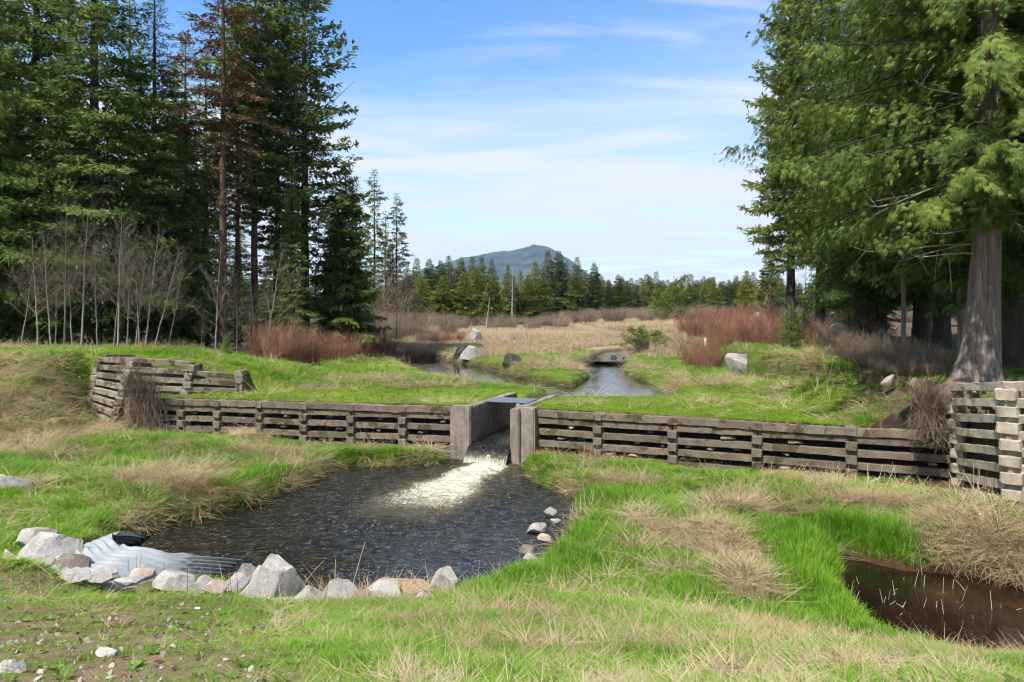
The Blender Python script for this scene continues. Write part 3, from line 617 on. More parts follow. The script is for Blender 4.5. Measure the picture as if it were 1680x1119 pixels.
def tall_crib(cols, n, mat, label, depth_dir, skip=None, hw=.30, fill=False):
    # cols: list of (top xyz, bottom xyz); n courses; headers show their ends, stretchers join the columns
    t = thing('tall_crib_wall', cols[0][1], label, 'retaining wall'); t0 = Vector(t.location)
    for i in range(len(cols) - 1):                  # earth and gravel packed behind the beams
        a, b = Vector(cols[i][1]), Vector(cols[i + 1][1]); da, db = Vector(depth_dir[i]).normalized(), Vector(depth_dir[i + 1]).normalized()
        c_, d_ = Vector(cols[i][0]), Vector(cols[i + 1][0])
        if fill: fill_block(t, [a + da * .42, b + db * .42, d_ + db * .42, c_ + da * .42, d_ + db * 1.5, c_ + da * 1.5], min(cols[i][0][2], cols[i + 1][0][2]) - .16, t0)
    for i, (tp, bt) in enumerate(cols):
        tp = Vector(tp); bt = Vector(bt); dd = Vector(depth_dir[i]).normalized()
        for k in range(n):
            if skip and skip(i, k, 'h'): continue
            p = tp.lerp(bt, k / (n - 1)) + Vector((rc.uniform(-.02, .02), rc.uniform(-.02, .02), -.10))
            beam('h', t, p + dd * .85 - t0, p - dd * .06 - t0, hw, .23, mat, 'header', rng=rc)
        if i + 1 < len(cols):
            tp2 = Vector(cols[i + 1][0]); bt2 = Vector(cols[i + 1][1]); d2 = (Vector(depth_dir[i]) + Vector(depth_dir[i + 1])).normalized()
            for k in range(n):
                if skip and skip(i, k, 's'): continue
                f = (k - .5) / (n - 1)
                a = tp.lerp(bt, f) + d2 * .10; b = tp2.lerp(bt2, f) + d2 * .10; a.z -= .10; b.z -= .10
                beam('s', t, a - t0, b - t0, .2, .185, mat, 'stretcher', .1, rng=rc)
                for j in range(rc.choice([0, 1, 2])):
                    g = a.lerp(b, rc.uniform(.15, .85)) + d2 * rc.uniform(.15, .3); s = rc.uniform(.12, .26); g.z -= .17 - s * .2
                    rock_obj('fill_stone', rc.randrange(8), rc.choice(['granite_tan', 'granite_brown']), t, g - t0, (s * 1.4, s, s * .6), rc.uniform(0, 3), flatb=True)
    return t
def P3(px, py, Y): return (X_at(px, Y), Y, Z_at(py, Y))
tall_crib([(P3(1563, 641, 16.9), P3(1577, 812, 16.75)), (P3(1650, 640, 13.85), P3(1662, 832, 13.75)), (P3(1790, 636, 13.75), P3(1800, 830, 13.65))], 8, 'conc_pale',
          'tall pale concrete crib wall at the right edge below the big cedar', [(1, .45, 0), (.75, .8, 0), (.1, 1, 0)], hw=.36, fill=True)
tall_crib([(P3(160, 592, 25.9), P3(140, 690, 25.5)), (P3(214, 594, 24.9), P3(178, 716, 24.1)), (P3(312, 600, 25.3), P3(290, 712, 24.9)), (P3(393, 609, 25.9), P3(392, 700, 25.7))], 9, 'conc_mossy',
          'tall mossy broken crib wall stepping down from the left bank', [(.5, .9, 0), (.2, 1, 0), (-.1, 1, 0), (-.2, 1, 0)], fill=True, skip=lambda i, k, w: (i == 2 and k < 1 and w == 's') or (i == 3 and k > 3))

# ------------------------------------------------------------------ sluice
def prism(name, quad, z0, z1, mat, parent, bev=.03, t0=Vector((0, 0, 0))):
    import bmesh
    bm = bmesh.new(); lo = [bm.verts.new((x - t0.x, y - t0.y, z0 - t0.z)) for x, y in quad]; hi = [bm.verts.new((x - t0.x, y - t0.y, z1 - t0.z)) for x, y in quad]
    n = len(quad); bm.faces.new(lo[::-1]); bm.faces.new(hi)
    for i in range(n): bm.faces.new((lo[i], lo[(i + 1) % n], hi[(i + 1) % n], hi[i]))
    bmesh.ops.recalc_face_normals(bm, faces=bm.faces)
    if bev: bmesh.ops.bevel(bm, geom=bm.edges[:], offset=bev, segments=2, affect='EDGES')
    me = bpy.data.meshes.new(name); bm.to_mesh(me); bm.free(); me.materials.append(mat)
    return link(name, me, parent)
def sluice():
    t = thing('concrete_sluice', (CH0[0] + .5, CH0[1] + 1.5, 0), 'grey concrete sluice channel with two square end posts', 'sluice'); t0 = Vector(t.location)
    def pt(a, b): return tuple(CH0 + a * CHU + b * CHN)
    wd = np.array((.974, -.226)); wr = np.array((.921, -.389))
    # left post and right post follow the faces of their walls
    l0 = np.array((-1.29, 21.60)); l1 = l0 - wd * .66; bk = np.array((.226, .974))
    prism('post', [tuple(l1), tuple(l0), tuple(l0 + bk * .50), tuple(l1 + bk * .50)], -.3, 1.635, M['conc_post'], t, .035, t0)
    r0 = np.array((0.14, 21.22)); r1 = r0 + wr * .58; bk2 = np.array((.389, .921))
    prism('post', [tuple(r0), tuple(r1), tuple(r1 + bk2 * .50), tuple(r0 + bk2 * .50)], -.3, 1.655, M['conc_post'], t, .035, t0)
    prism('channel_wall', [pt(.30, -.30), pt(.30, 0), pt(CHL + .25, 0), pt(CHL + .25, -.30)], -.25, 1.62, M['conc_post'], t, .02, t0)
    prism('channel_wall', [pt(-.12, CHWID), pt(-.12, CHWID + .30), pt(CHL - .1, CHWID + .30), pt(CHL - .1, CHWID)], -.25, 1.625, M['conc_post'], t, .02, t0)
    prism('channel_floor', [pt(-.05, .003), pt(-.05, CHWID - .003), pt(CHL, CHWID - .003), pt(CHL, .003)], -.24, .36, M['conc_post'], t, 0, t0)
    prism('stop_board', [pt(CHL - .08, .004), pt(CHL - .08, CHWID - .004), pt(CHL, CHWID - .004), pt(CHL, .004)], .37, 1.33, M['wood'], t, .01, t0)
    # steel cover plate over the channel, with ribs
    g = thing('cover_plate', (0, 0, 0), '', ''); del g['label']; del g['category']; g.parent = t
    a0, a1 = 1.20, 2.35
    for i in range(14):
        b0 = -.10 + i * (CHWID + .2) / 14; b1 = b0 + (CHWID + .2) / 14 - .012
        prism('slat', [pt(a0, b0), pt(a0, b1), pt(a1, b1), pt(a1, b0)], 1.630, 1.662, M['grating'], g, .004, t0)
sluice()
def lone_post(px, py, h, label):
    x, y, z = cast(px, py); t = Tubes(); t.add([(0, 0, -.5), (0.01, 0, h * .5), (.02, 0, h), (.02, 0, h + .01)], [.06, .055, .05, .005], 7)
    link('wooden_stake', t.mesh('wooden_stake', M['twig_dark']), loc=(X_at(px, 26.4), 26.4, 1.28), label=label, cat='stake')
lone_post(962, 655, .42, 'short dark wooden stake standing in the stream')

# ------------------------------------------------------------------ corrugated culvert
def culvert():
    ax = np.array((math.sin(.23), math.cos(.23))); pp = np.array((ax[1], -ax[0])); C0 = np.array((-6.404, 11.493)); Rr = 1.226; ez = 1.0; zc = -.512
    nt_, na = 330, 72; th = np.linspace(-math.pi, math.pi, na); V = np.zeros((nt_, na, 3)); Vi = np.zeros((nt_, na, 3))
    for j, a in enumerate(th):
        zcut = zc + Rr * ez * math.cos(a); wf = 1.0 + .36 * min(1.0, max(0.0, -math.sin(a))); lift = .22 * max(0.0, -math.sin(a)) * max(0.0, math.cos(a)); tcut = min((zc + Rr * ez - zcut) / .363 - .252 * Rr * math.sin(a), 3.2)
        tt = np.linspace(-2.6, tcut, nt_); 
        w = np.sin((tt + .99313 * a) / .16 * 2 * math.pi)
        for arr, r in ((V, Rr + .034 * w), (Vi, Rr - .010 + .034 * w)):
            arr[:, j, 0] = C0[0] + ax[0] * tt + pp[0] * r * wf * math.sin(a); arr[:, j, 1] = C0[1] + ax[1] * tt + pp[1] * r * wf * math.sin(a); arr[:, j, 2] = zc + r * ez * math.cos(a) + lift
    V = V.reshape(-1, 3); Vi = Vi.reshape(-1, 3); f = grid_faces(nt_, na); n = len(V)
    rim = np.array([[(nt_ - 1) * na + j, (nt_ - 1) * na + j + 1, n + (nt_ - 1) * na + j + 1, n + (nt_ - 1) * na + j] for j in range(na - 1)])
    me = mesh_np('culvert_pipe', np.concatenate([V, Vi]), [f, f[:, ::-1] + n, rim], mat=M['steel'])
    link('culvert_pipe', me, label='corrugated galvanised culvert pipe with slanted cut mouth at the pool', cat='culvert pipe')
culvert()

# ------------------------------------------------------------------ stones
rr = random.Random(11)
def stone(px, py, wpx, hpx, mat, label, dep=.85, Y=None, name='boulder', sink=.36, tilt=None, group=None, rz=None, var=None):
    if Y is None: x, y, z = cast(px, py)
    else: y = Y; x = X_at(px, y); z = Z_at(py, y)
    w = wpx / F * y; h = hpx / F * y / (1 - sink) ; d = w * dep
    y += d * .35; x = X_at(px, y)
    if Y is None: z = float(T(x, y)); 
    zb = Z_at(py, y - d * .35)
    rock_obj(name, rr.randrange(8) if var is None else var, mat, None, (x, y, zb + h * (.5 - sink)), (w * 1.05, d, h * 1.05), rr.uniform(-.4, .4) if rz is None else rz, label, 'rock', group, rr.uniform(-.12, .12) if tilt is None else tilt)
stone(57, 894, 64, 25, 'granite', 'pale flat-topped rock behind the biggest block left of the culvert', Y=11.6)
stone(84, 918, 100, 38, 'granite', 'large pale granite block with brown face, left of the culvert pipe', Y=10.9, var=2, tilt=.03)
stone(52, 942, 72, 28, 'granite', 'speckled pale rock in front of the large block by the culvert', Y=10.3)
stone(117, 935, 62, 22, 'granite_brown', 'dark brown rock wedged against the culvert pipe', Y=10.4)
stone(14, 927, 32, 22, 'granite', 'white rock cut by the left picture edge near the culvert', Y=10.4)
stone(120, 954, 66, 17, 'granite', 'low pale rock below the dark brown rock by the culvert', Y=9.9)
stone(178, 953, 56, 15, 'granite_grey', 'small grey rocks edge lying against the culvert side', Y=10.0)
stone(231, 950, 42, 15, 'granite_tan', 'tan rock lying midway along the culvert side', Y=10.1)
stone(285, 966, 70, 22, 'granite', 'long white rock midway along the culvert side', Y=9.9)
stone(338, 967, 46, 24, 'granite', 'rounded white rock near the culvert mouth', Y=9.8)
stone(352, 972, 38, 18, 'granite_tan', 'small pinkish rock below the rounded white rock by the culvert', Y=9.4)
stone(388, 972, 54, 24, 'granite_grey', 'grey slab leaning beside the culvert mouth', Y=9.9)
stone(404, 950, 32, 26, 'granite', 'pointed pale rock at the tip of the culvert mouth', Y=11.0)
stone(428, 950, 32, 24, 'granite_tan', 'pinkish rock right of the culvert mouth', Y=10.8)
stone(440, 999, 122, 68, 'granite', 'biggest white boulder at the near edge of the pool', Y=9.3, var=4)
stone(508, 996, 60, 38, 'granite', 'white lumpy rock right of the biggest white boulder', Y=9.3)
stone(556, 996, 66, 44, 'granite', 'round-shouldered white rock at the near pool edge', Y=9.4)
stone(544, 972, 24, 18, 'granite_brown', 'small mossy rock behind the white rocks at the pool edge', Y=10.3)
stone(660, 984, 92, 32, 'granite_orange', 'flat rusty orange rock at the near pool edge', Y=10.2)
stone(636, 993, 84, 26, 'granite', 'low white rock under the orange rock', Y=9.7)
stone(732, 984, 58, 44, 'granite', 'white rock half hidden in grass right of the orange rock', Y=10.3)
stone(470, 1004, 46, 24, 'granite_tan', 'tan angular rock at the foot of the biggest white boulder', Y=9.0)
stone(596, 994, 40, 24, 'granite_grey', 'small grey rock between the white rocks and the orange rock', Y=9.6)
stone(694, 994, 46, 24, 'granite', 'small white rock at the right foot of the orange rock', Y=9.7)
stone(212, 960, 44, 12, 'granite', 'low white stone in grass below the tan culvert rock', Y=9.6)
stone(318, 975, 40, 14, 'granite_grey', 'low grey stone in grass under the long white rock', Y=9.3)
stone(880, 872, 34, 12, 'granite_grey', 'flat grey stone awash at the right pool bank', Y=14.4)
stone(862, 905, 26, 10, 'granite_brown', 'small brown stone awash at the right pool bank', Y=13.0)
stone(8, 818, 92, 36, 'granite_grey', 'large flat grey boulder at the left picture edge', Y=15.2, sink=.25, tilt=.02)
stone(36, 778, 48, 18, 'granite_grey', 'small flat grey boulder in the left bank grass', Y=17.2)
stone(1224, 606, 66, 36, 'granite_grey', 'big grey lichened boulder in front of red brush', name='boulder', sink=.36, var=6, tilt=.02)
stone(776, 562, 34, 22, 'granite_grey', 'grey boulder standing at the marsh edge')
stone(757, 585, 34, 22, 'rock_wet', 'dark stone at the left of the small stone heap on the island')
stone(774, 588, 40, 20, 'granite_grey', 'grey slab lying in the middle of the stone heap on the island')
stone(788, 578, 28, 16, 'rock_wet', 'dark rounded stone on top of the small island heap')
stone(838, 598, 32, 18, 'rock_wet', 'lone dark triangular stone in island grass')
stone(833, 563, 32, 14, 'granite_brown', 'low brown stone in the straw behind the island')
stone(826, 580, 16, 9, 'granite_brown', 'small brown stone between the island heap and the lone dark stone')
RAP = [(958, 592, 16, 13, 'tall dark stone at the left end of the rapids'), (970, 600, 18, 12, 'broad wet stone at the left foot of the rapids'), (982, 605, 14, 9, 'low wet stone nearest the pool in the left rapids'), (976, 590, 14, 10, 'dark stone behind the left foot of the rapids'),
       (992, 597, 15, 11, 'dark rounded stone left of the middle of the rapids'), (1000, 604, 12, 8, 'small black stone in the middle of the rapids front'), (1006, 592, 13, 9, 'dark stone at the back of the rapids middle'), (1014, 600, 16, 11, 'broad black stone right of the rapids middle'), (1027, 603, 14, 9, 'low black stone in the right rapids front'),
       (1024, 593, 13, 9, 'dark stone behind the right rapids front'), (1038, 599, 15, 12, 'humped dark stone in the right half of the rapids'), (1049, 593, 15, 11, 'dark stone at the right end of the rapids'), (1044, 586, 12, 8, 'small dark stone upstream of the right rapids end')]
for i, (px, py, w, h, lab) in enumerate(RAP):
    stone(px, py, w, h, 'rock_wet' if i % 4 else 'granite_brown', lab, Y=44.6 + (605 - py) * .22, tilt=rr.uniform(-.3, .3), dep=.8, name='boulder')
for i, (px, py, w, h, lab) in enumerate([(902, 842, 22, 9, 'pale flat stone on the right pool bank by the outflow'), (912, 858, 18, 8, 'small grey stone in the wrack of the right pool bank'), (893, 886, 24, 9, 'flat tan stone at the right pool edge'), (868, 918, 20, 9, 'small pale stone low on the right pool bank')]):
    stone(px, py, w, h, ['granite', 'granite_grey', 'granite_tan', 'granite'][i], lab, Y=4.5 * F / (py - HY + 8))
stone(1456, 630, 18, 18, 'granite_tan', 'pale leaning stone in the brush bank left of the big cedar', Y=19.2, tilt=.5)
stone(1500, 632, 13, 12, 'granite_brown', 'rounded brown stone beside the big cedar roots', Y=18.6)
stone(1242, 528, 34, 16, 'granite_tan', 'pale boulder in brush under the bare purple shrub', Y=62)
stone(1378, 544, 34, 14, 'granite_tan', 'tan boulder in brush beneath the right conifers', Y=34)
stone(175, 1078, 40, 12, 'granite', 'small pale stones pair in the bare foreground soil'); stone(16, 1106, 46, 18, 'granite', 'pale stone in the lower left corner soil')

# ------------------------------------------------------------------ plants: generators
def cards(P, D, Nn, ln, wd, tint, fan=1, spread=.5, rng=None):
    # diamond shaped sprays: base P, direction D, normal Nn
    Vs, Ts = [], []
    side = np.cross(D, Nn); side /= np.linalg.norm(side, axis=1)[:, None] + 1e-9
    for i in range(fan):
        a = 0 if fan == 1 else (i / (fan - 1) - .5) * 2 * spread
        d = D * math.cos(a) + side * math.sin(a); s = side * math.cos(a) - D * math.sin(a); l = ln * (1 - .35 * abs(a) / max(spread, .01) * (fan > 1))
        tip = P + d * l[:, None] - np.array([[0, 0, 1.]]) * (l * .12)[:, None]; mid = P + d * (l * .45)[:, None]
        Vs.append(np.stack([P, mid + s * wd[:, None] / 2, tip, mid - s * wd[:, None] / 2], 1)); Ts.append(np.repeat(tint[:, None], 4, 1))
    V = np.concatenate(Vs).reshape(-1, 3); t = np.concatenate(Ts).ravel(); f = np.arange(len(V)).reshape(-1, 4)
    return V, f, t
def nrm(v): return v / (np.linalg.norm(v, axis=-1, keepdims=True) + 1e-9)
def conifer(seed, H, Rc, cb, nb, tw, cd, a_top, a_bot, sag, tip, ll, lw, prof, leafmat, barkmat, r0, fan=1, hang=0., rag=.35, sparse=0., wob=.15, s0=.15, barkk=8, dead=0, twl=.36, gap=0.):
    rng = np.random.RandomState(seed); tb = Tubes()
    hs = np.linspace(0, H, 22); wx = wob * np.cumsum(rng.normal(0, .25, 22)) * .3; wy = wob * np.cumsum(rng.normal(0, .25, 22)) * .3
    rad = r0 * (1 - hs / H) ** .8 * (1 + .35 * np.exp(-hs / .8)) + .012
    tb.add(np.stack([wx, wy, np.where(hs == 0, -.3, hs)], 1), rad, barkk)
    u = (np.arange(nb) + rng.rand(nb)) / nb; u = u ** .95; h = H * (cb + (1 - cb) * u)
    lump = .72 + .56 * vn(u * 9, np.arange(nb) % 3 * 3.3, seed)
    L = Rc * prof(u) * (1 - rag + rag * 1.5 * rng.rand(nb)) * lump + .12
    if sparse: L = L * np.where(rng.rand(nb) < sparse, .45, 1)
    az = np.arange(nb) * 2.399 + rng.rand(nb) * 1.0; el = a_bot + (a_top - a_bot) * u + rng.normal(0, .10, nb)
    bx = np.interp(h, hs, wx); by = np.interp(h, hs, wy)
    hd = np.stack([np.cos(az), np.sin(az), 0 * az], 1)
    def spine(i, s):
        r = L[i] * s
        return np.stack([bx[i], by[i], h[i]], 1) + hd[i] * (r * np.cos(el[i]))[:, None] + np.array([[0, 0, 1.]]) * (r * np.sin(el[i]) - sag * L[i] * s ** 2 + tip * L[i] * s ** 4)[:, None]
    for i in range(nb):
        if L[i] > .7 or i % 2 == 0:
            s = np.linspace(0, .9, 4); tb.add(spine(np.full(4, i), s), (.006 + .006 * L[i]) * np.linspace(1, .25, 4), 3)
    for i in range(dead):
        hh = H * cb * (.35 + .65 * rng.rand()); a = rng.rand() * 6.28; l = rng.uniform(.5, 1.6); s = np.linspace(0, 1, 5)[:, None]
        p = np.array([np.interp(hh, hs, wx), np.interp(hh, hs, wy), hh]) + s * l * np.array([math.cos(a), math.sin(a), -.1]) + np.array([0, 0, -.25]) * s ** 2 * l
        tb.add(p, .018 * np.linspace(1, .3, 5), 3)
    nt_ = np.maximum((tw * (.35 + .65 * L / Rc)).astype(int), 4)
    bi = np.repeat(np.arange(nb), nt_); n = len(bi); s = s0 + (1 - s0) * rng.rand(n) ** .8
    keep = vn(bi * 1.7, s * 4, seed + 5) > gap; bi = bi[keep]; s = s[keep]; n = len(bi)
    P = spine(bi, s); Dn = nrm(spine(bi, s + .05) - P); sgn = np.where(rng.rand(n) < .5, -1., 1.)
    sd_ = np.cross(Dn, [0, 0, 1.]); sd_ = nrm(sd_); ang = rng.uniform(.5, 1.25, n)
    TD = nrm(Dn * np.cos(ang)[:, None] + sd_ * (sgn * np.sin(ang))[:, None] + np.array([[0, 0, 1.]]) * (rng.normal(0, .12, n) - hang)[:, None])
    tl = (twl * L[bi] * (1.05 - s * .8) + ll * .6) * rng.uniform(.6, 1.1, n)
    btint = rng.rand(nb)
    nc = np.maximum((tl / (twl * Rc) * cd).astype(int), 2)
    ti = np.repeat(np.arange(n), nc); m = len(ti); q = rng.rand(m)
    CP = P[ti] + TD[ti] * (tl[ti] * q)[:, None] + rng.normal(0, .03, (m, 3)); CP[:, 2] -= hang * .5 * tl[ti] * q ** 2
    CD = nrm(TD[ti] + rng.normal(0, .42, (m, 3)) + np.array([[0, 0, -1.]]) * hang * .9)
    up = nrm(np.array([[0, 0, 1.]]) + rng.normal(0, .55, (m, 3)) + (hd[bi[ti]] * hang * 1.4))
    tp = np.clip(L[bi[ti]] / Rc * 2.2, .45, 1); l = ll * rng.uniform(.45, 1.4, m) * tp; w = lw * rng.uniform(.6, 1.3, m) * tp
    tint = np.clip(.5 + .55 * (btint[bi[ti]] - .5) + .45 * (rng.rand(m) - .5), 0, 1)
    V, f, t = cards(CP, CD, up, l, w, tint, fan, .72)
    tkm = tb.mesh('trunk', M[barkmat]); tkm.materials.append(M['limb']); mi = np.ones(len(tkm.polygons), np.int32); mi[:21 * barkk] = 0; tkm.polygons.foreach_set('material_index', mi)
    return mesh_np('crown', V, f, t, M[leafmat], smooth=False), tkm
cone = lambda e: (lambda u: (1 - u) ** e * (.35 + .65 * np.minimum(u / .12, 1)))
col_prof = lambda u: np.minimum((1 - u) * 1.9, 1) ** .8 * (.45 + .55 * np.minimum(u / .2, 1))
TREES = {}
def kinds():
    K = TREES
    K['fir1'] = conifer(1, 26, 4.2, .04, 270, 54, 11, .35, -.18, .16, .10, .32, .115, cone(.78), 'fir', 'bark_fir', .30, s0=.08)
    K['fir2'] = conifer(2, 25, 3.8, .03, 270, 54, 11, .4, -.22, .20, .12, .32, .115, cone(.82), 'fir', 'bark_fir', .28, s0=.08)
    K['fir3'] = conifer(3, 26, 3.5, .10, 250, 40, 10, .45, -.05, .10, .12, .32, .125, col_prof, 'fir_light', 'bark_fir', .28, sparse=.2, rag=.6, gap=.24, s0=.10)
    K['pine1'] = conifer(4, 26, 2.8, .26, 190, 42, 12, .5, -.15, .12, .12, .32, .12, col_prof, 'fir_light', 'bark_pine', .22, sparse=.25, rag=.55, dead=40, gap=.18)
    K['pine2'] = conifer(5, 26, 2.4, .34, 170, 38, 11, .5, -.2, .12, .10, .32, .11, col_prof, 'fir', 'bark_pine', .20, sparse=.3, rag=.6, dead=40, gap=.22)
    K['dead'] = conifer(6, 24, 1.9, .34, 150, 32, 11, .3, -.25, .2, .05, .26, .07, col_prof, 'brown_needles', 'bark_pine', .20, sparse=.4, rag=.7, dead=70, gap=.35)
    K['cedar'] = conifer(7, 12, 2.0, .02, 210, 44, 10, .5, -.1, .22, .16, .25, .12, cone(.7), 'cedar_dark', 'bark_cedar', .2, hang=.35, s0=.06)
    K['spire1'] = conifer(8, 18, 1.35, .28, 120, 20, 7, .3, -.25, .1, .05, .32, .12, cone(.55), 'fir', 'bark_fir', .14, sparse=.35, rag=.6, dead=20, gap=.2)
    K['spire2'] = conifer(9, 18, 1.2, .20, 110, 18, 7, .2, -.3, .1, .05, .32, .12, cone(.6), 'fir', 'bark_fir', .13, sparse=.4, rag=.6, gap=.25)
    K['spruce'] = conifer(10, 25, 3.4, .17, 250, 50, 12, .45, -.12, .10, .16, .32, .12, cone(.58), 'fir_light', 'bark_fir', .26, sparse=.12, rag=.5, gap=.12, s0=.08)
    K['small_spruce'] = conifer(11, 3.0, 1.15, .02, 110, 20, 8, .6, .15, .05, .05, .14, .05, cone(.8), 'fir', 'bark_fir', .05)
    for i in range(3):
        K['far%d' % i] = conifer(20 + i, 20, [3.0, 2.5, 3.6][i], [.05, .12, .03][i], 230, 26, 6, .4, -.15, .12, .08, .55, .24, cone([.85, .7, .95][i]), 'far_fir', 'bark_fir', .2, rag=.6, gap=[.0, .15, .0][i], s0=.05)
    K['far_brown'] = conifer(24, 20, 2.5, .10, 180, 20, 6, .4, -.15, .12, .08, .55, .22, cone(.75), 'far_brown', 'bark_fir', .2, rag=.6, gap=.2)
    K['far_yellow'] = conifer(25, 14, 3.2, .02, 210, 24, 6, .8, .35, .08, .05, .50, .24, cone(.8), 'yellow_conifer', 'bark_fir', .16, s0=.05, rag=.5)
    K['hero1'] = conifer(31, 24, 5.4, .17, 280, 84, 13, .35, -.12, .34, .22, .20, .020, cone(.5), 'cedar', 'bark_cedar', .1, fan=5, hang=.6, rag=.40, s0=.08, twl=.26, gap=.06)
    K['hero2'] = conifer(32, 22, 4.6, .11, 240, 66, 12, .35, -.15, .36, .20, .22, .028, cone(.5), 'cedar', 'bark_fir', .40, fan=4, hang=.6, rag=.40, s0=.08, twl=.26, gap=.02)
kinds()
def plant_tree(kind, x, y, H, label, name='conifer_tree', cat='tree', group=None, wide=1., rz=None, z=None, lean=0., trunk=None, crownmat=None):
    cr, tk = TREES[kind]; Hm = max(v.co.z for v in cr.vertices) if kind not in HM else HM[kind]; HM[kind] = Hm
    z = float(T(x, y)) if z is None else z; s = H / Hm
    e = thing(name, (x, y, z), label, cat, group, (0, lean, 0), (1, 1, 1))
    a = rr.uniform(0, 6.28) if rz is None else rz
    c = link('crown', cr, e, (0, 0, 0), (0, 0, a), (s * wide, s * wide, s))
    if crownmat:
        c.material_slots[0].link = 'OBJECT'; c.material_slots[0].material = M[crownmat]
    if trunk is None: link('trunk', tk, e, (0, 0, 0), (0, 0, a), (s * (1 + wide) / 2, s * (1 + wide) / 2, s))
    return e
HM = {}
# left-hand forest edge: (kind, photo column, distance, height, label, width factor)
for k, px, Y, H, lab, wd in [
    ('hero2', -45, 33, 22, 'yellow-green cedar whose sprays enter at the left picture edge', 1.0),
    ('fir1', 155, 35, 27, 'largest dark green fir filling the upper left', 1.05),
    ('fir2', 255, 38, 21, 'dense dark fir right of the largest one, above the bare saplings', 1.05),
    ('fir2', 60, 39, 29, 'tall dark fir between the left edge cedar and the largest fir', 1.1),
    ('fir1', 304, 41, 19, 'shorter dark fir left of the brown dying pine', .95),
    ('fir1', 338, 47, 20, 'fir standing behind the dying brown pine on its left', .95),
    ('dead', 366, 38, 25, 'dying pine with rust-brown needles and bare reddish trunk', 1.25),
    ('pine2', 390, 42, 22, 'thin half-bare pine just right of the dying brown pine', 1.0),
    ('pine2', 418, 43, 27, 'tall dark-trunked pine left of the big lacy fir', 1.1),
    ('pine1', 455, 46, 25, 'slender pine half hidden behind the big lacy fir', 1.0),
    ('fir3', 500, 43.5, 28, 'big lacy fir at the right end of the left forest', .95),
    ('fir2', 478, 41, 12, 'lower drooping fir in front of the big lacy fir', .75),
    ('cedar', 568, 44, 12.2, 'dense conical cedar at the forest corner beside the meadow', 1.05),
    ('fir2', 545, 50, 12, 'dark fir behind the conical cedar', .8),
    ('fir1', 20, 50, 20, 'fir deep in the shade of the left forest edge', 1.0),
    ('fir2', 110, 52, 24, 'background fir behind the largest fir', 1.0),
    ('fir1', 212, 54, 27, 'background fir showing over the dense dark fir', .9),
    ('fir2', 285, 55, 22, 'background fir behind the shorter dark fir', 1.0),
    ('fir1', 395, 58, 11, 'low background fir between the pine trunks', 1.0),
    ('fir2', 450, 60, 12, 'low background fir behind the slender pine', 1.0),
    ('fir1', -40, 38, 28, 'fir partly outside the left picture edge', 1.0),
    ('spire2', 590, 80, 17.0, 'leftmost of the four thin spire conifers past the forest corner', 1.2),
    ('spire1', 614, 76, 18.2, 'tallest thin spire conifer past the forest corner', 1.2),
    ('spire2', 632, 82, 14.6, 'shorter thin spire conifer between two taller ones', 1.25),
    ('spire1', 651, 78, 16.0, 'rightmost thin spire conifer, ragged at its tip', 1.2),
    ('far_brown', 640, 72, 9.5, 'brownish conifer below the thin spires', .9),
    ('far_brown', 668, 74, 8.2, 'brownish conifer at the left end of the far tree line', .9),
    # right-hand side
    ('spruce', 1298, 42, 25.5, 'tall lacy spruce at the left edge of the right trees', .82),
    ('spruce', 1345, 45, 29, 'tall spruce just behind the lacy spruce on the right', 1.0),
    ('hero2', 1415, 33, 21, 'bright green cedar left of the trunks on the right', .85),
    ('hero1', 1482, 29, 22, 'cedar with a dark straight trunk in the middle of the right grove', .85),
    ('hero2', 1512, 36, 22, 'cedar with a pale grey trunk far back in the right grove', 1.0),
    ('hero1', 1575, 22.5, 22, 'broad cedar directly behind the big leaning trunk', .8),
    ('hero2', 1668, 21.5, 23, 'dark wide-based cedar right of the big leaning trunk', .95),
    ('hero1', 1760, 20, 23, 'cedar just outside the right picture edge', .8),
    ('hero2', 1545, 31, 20, 'green cedar filling the gap behind the leaning trunk', .9),
    ('hero2', 1445, 39, 19, 'cedar behind the dark straight trunk in the right grove', .9),
    ('fir2', 1430, 44, 13, 'dark low fir behind the right grove', 1.2),
    ('fir1', 1640, 40, 16, 'dark fir far behind the right grove', 1.2),
    ('fir2', 1540, 62, 15, 'distant fir seen between the right trunks', 1.2),
    ('fir1', 1375, 58, 15, 'dark fir behind the tall spruces', 1.1),
    ('far0', 1260, 75, 9, 'low green conifer under the lacy spruce', 1.2),
    ('far_yellow', 1225, 95, 7.5, 'low olive conifer at the right end of the far trees', 1.2),
    ('small_spruce', 1299, 34.5, 2.3, 'little dark green spruce standing in the red brush', 1.0),
    ('small_spruce', 1393, 36, 2.2, 'small spruce under the right conifers', 1.2),
    ('small_spruce', 372, 30.5, 1.0, 'tiny bright spruce seedling near the brown pine', 1.0)]:
    nm = {'hero1': 'cedar_tree', 'hero2': 'cedar_tree', 'cedar': 'cedar_tree', 'dead': 'pine_tree', 'pine1': 'pine_tree', 'pine2': 'pine_tree', 'spruce': 'spruce_tree', 'small_spruce': 'spruce_tree'}.get(k, 'fir_tree')
    plant_tree(k, X_at(px, Y), Y, H, lab, nm, wide=wd)
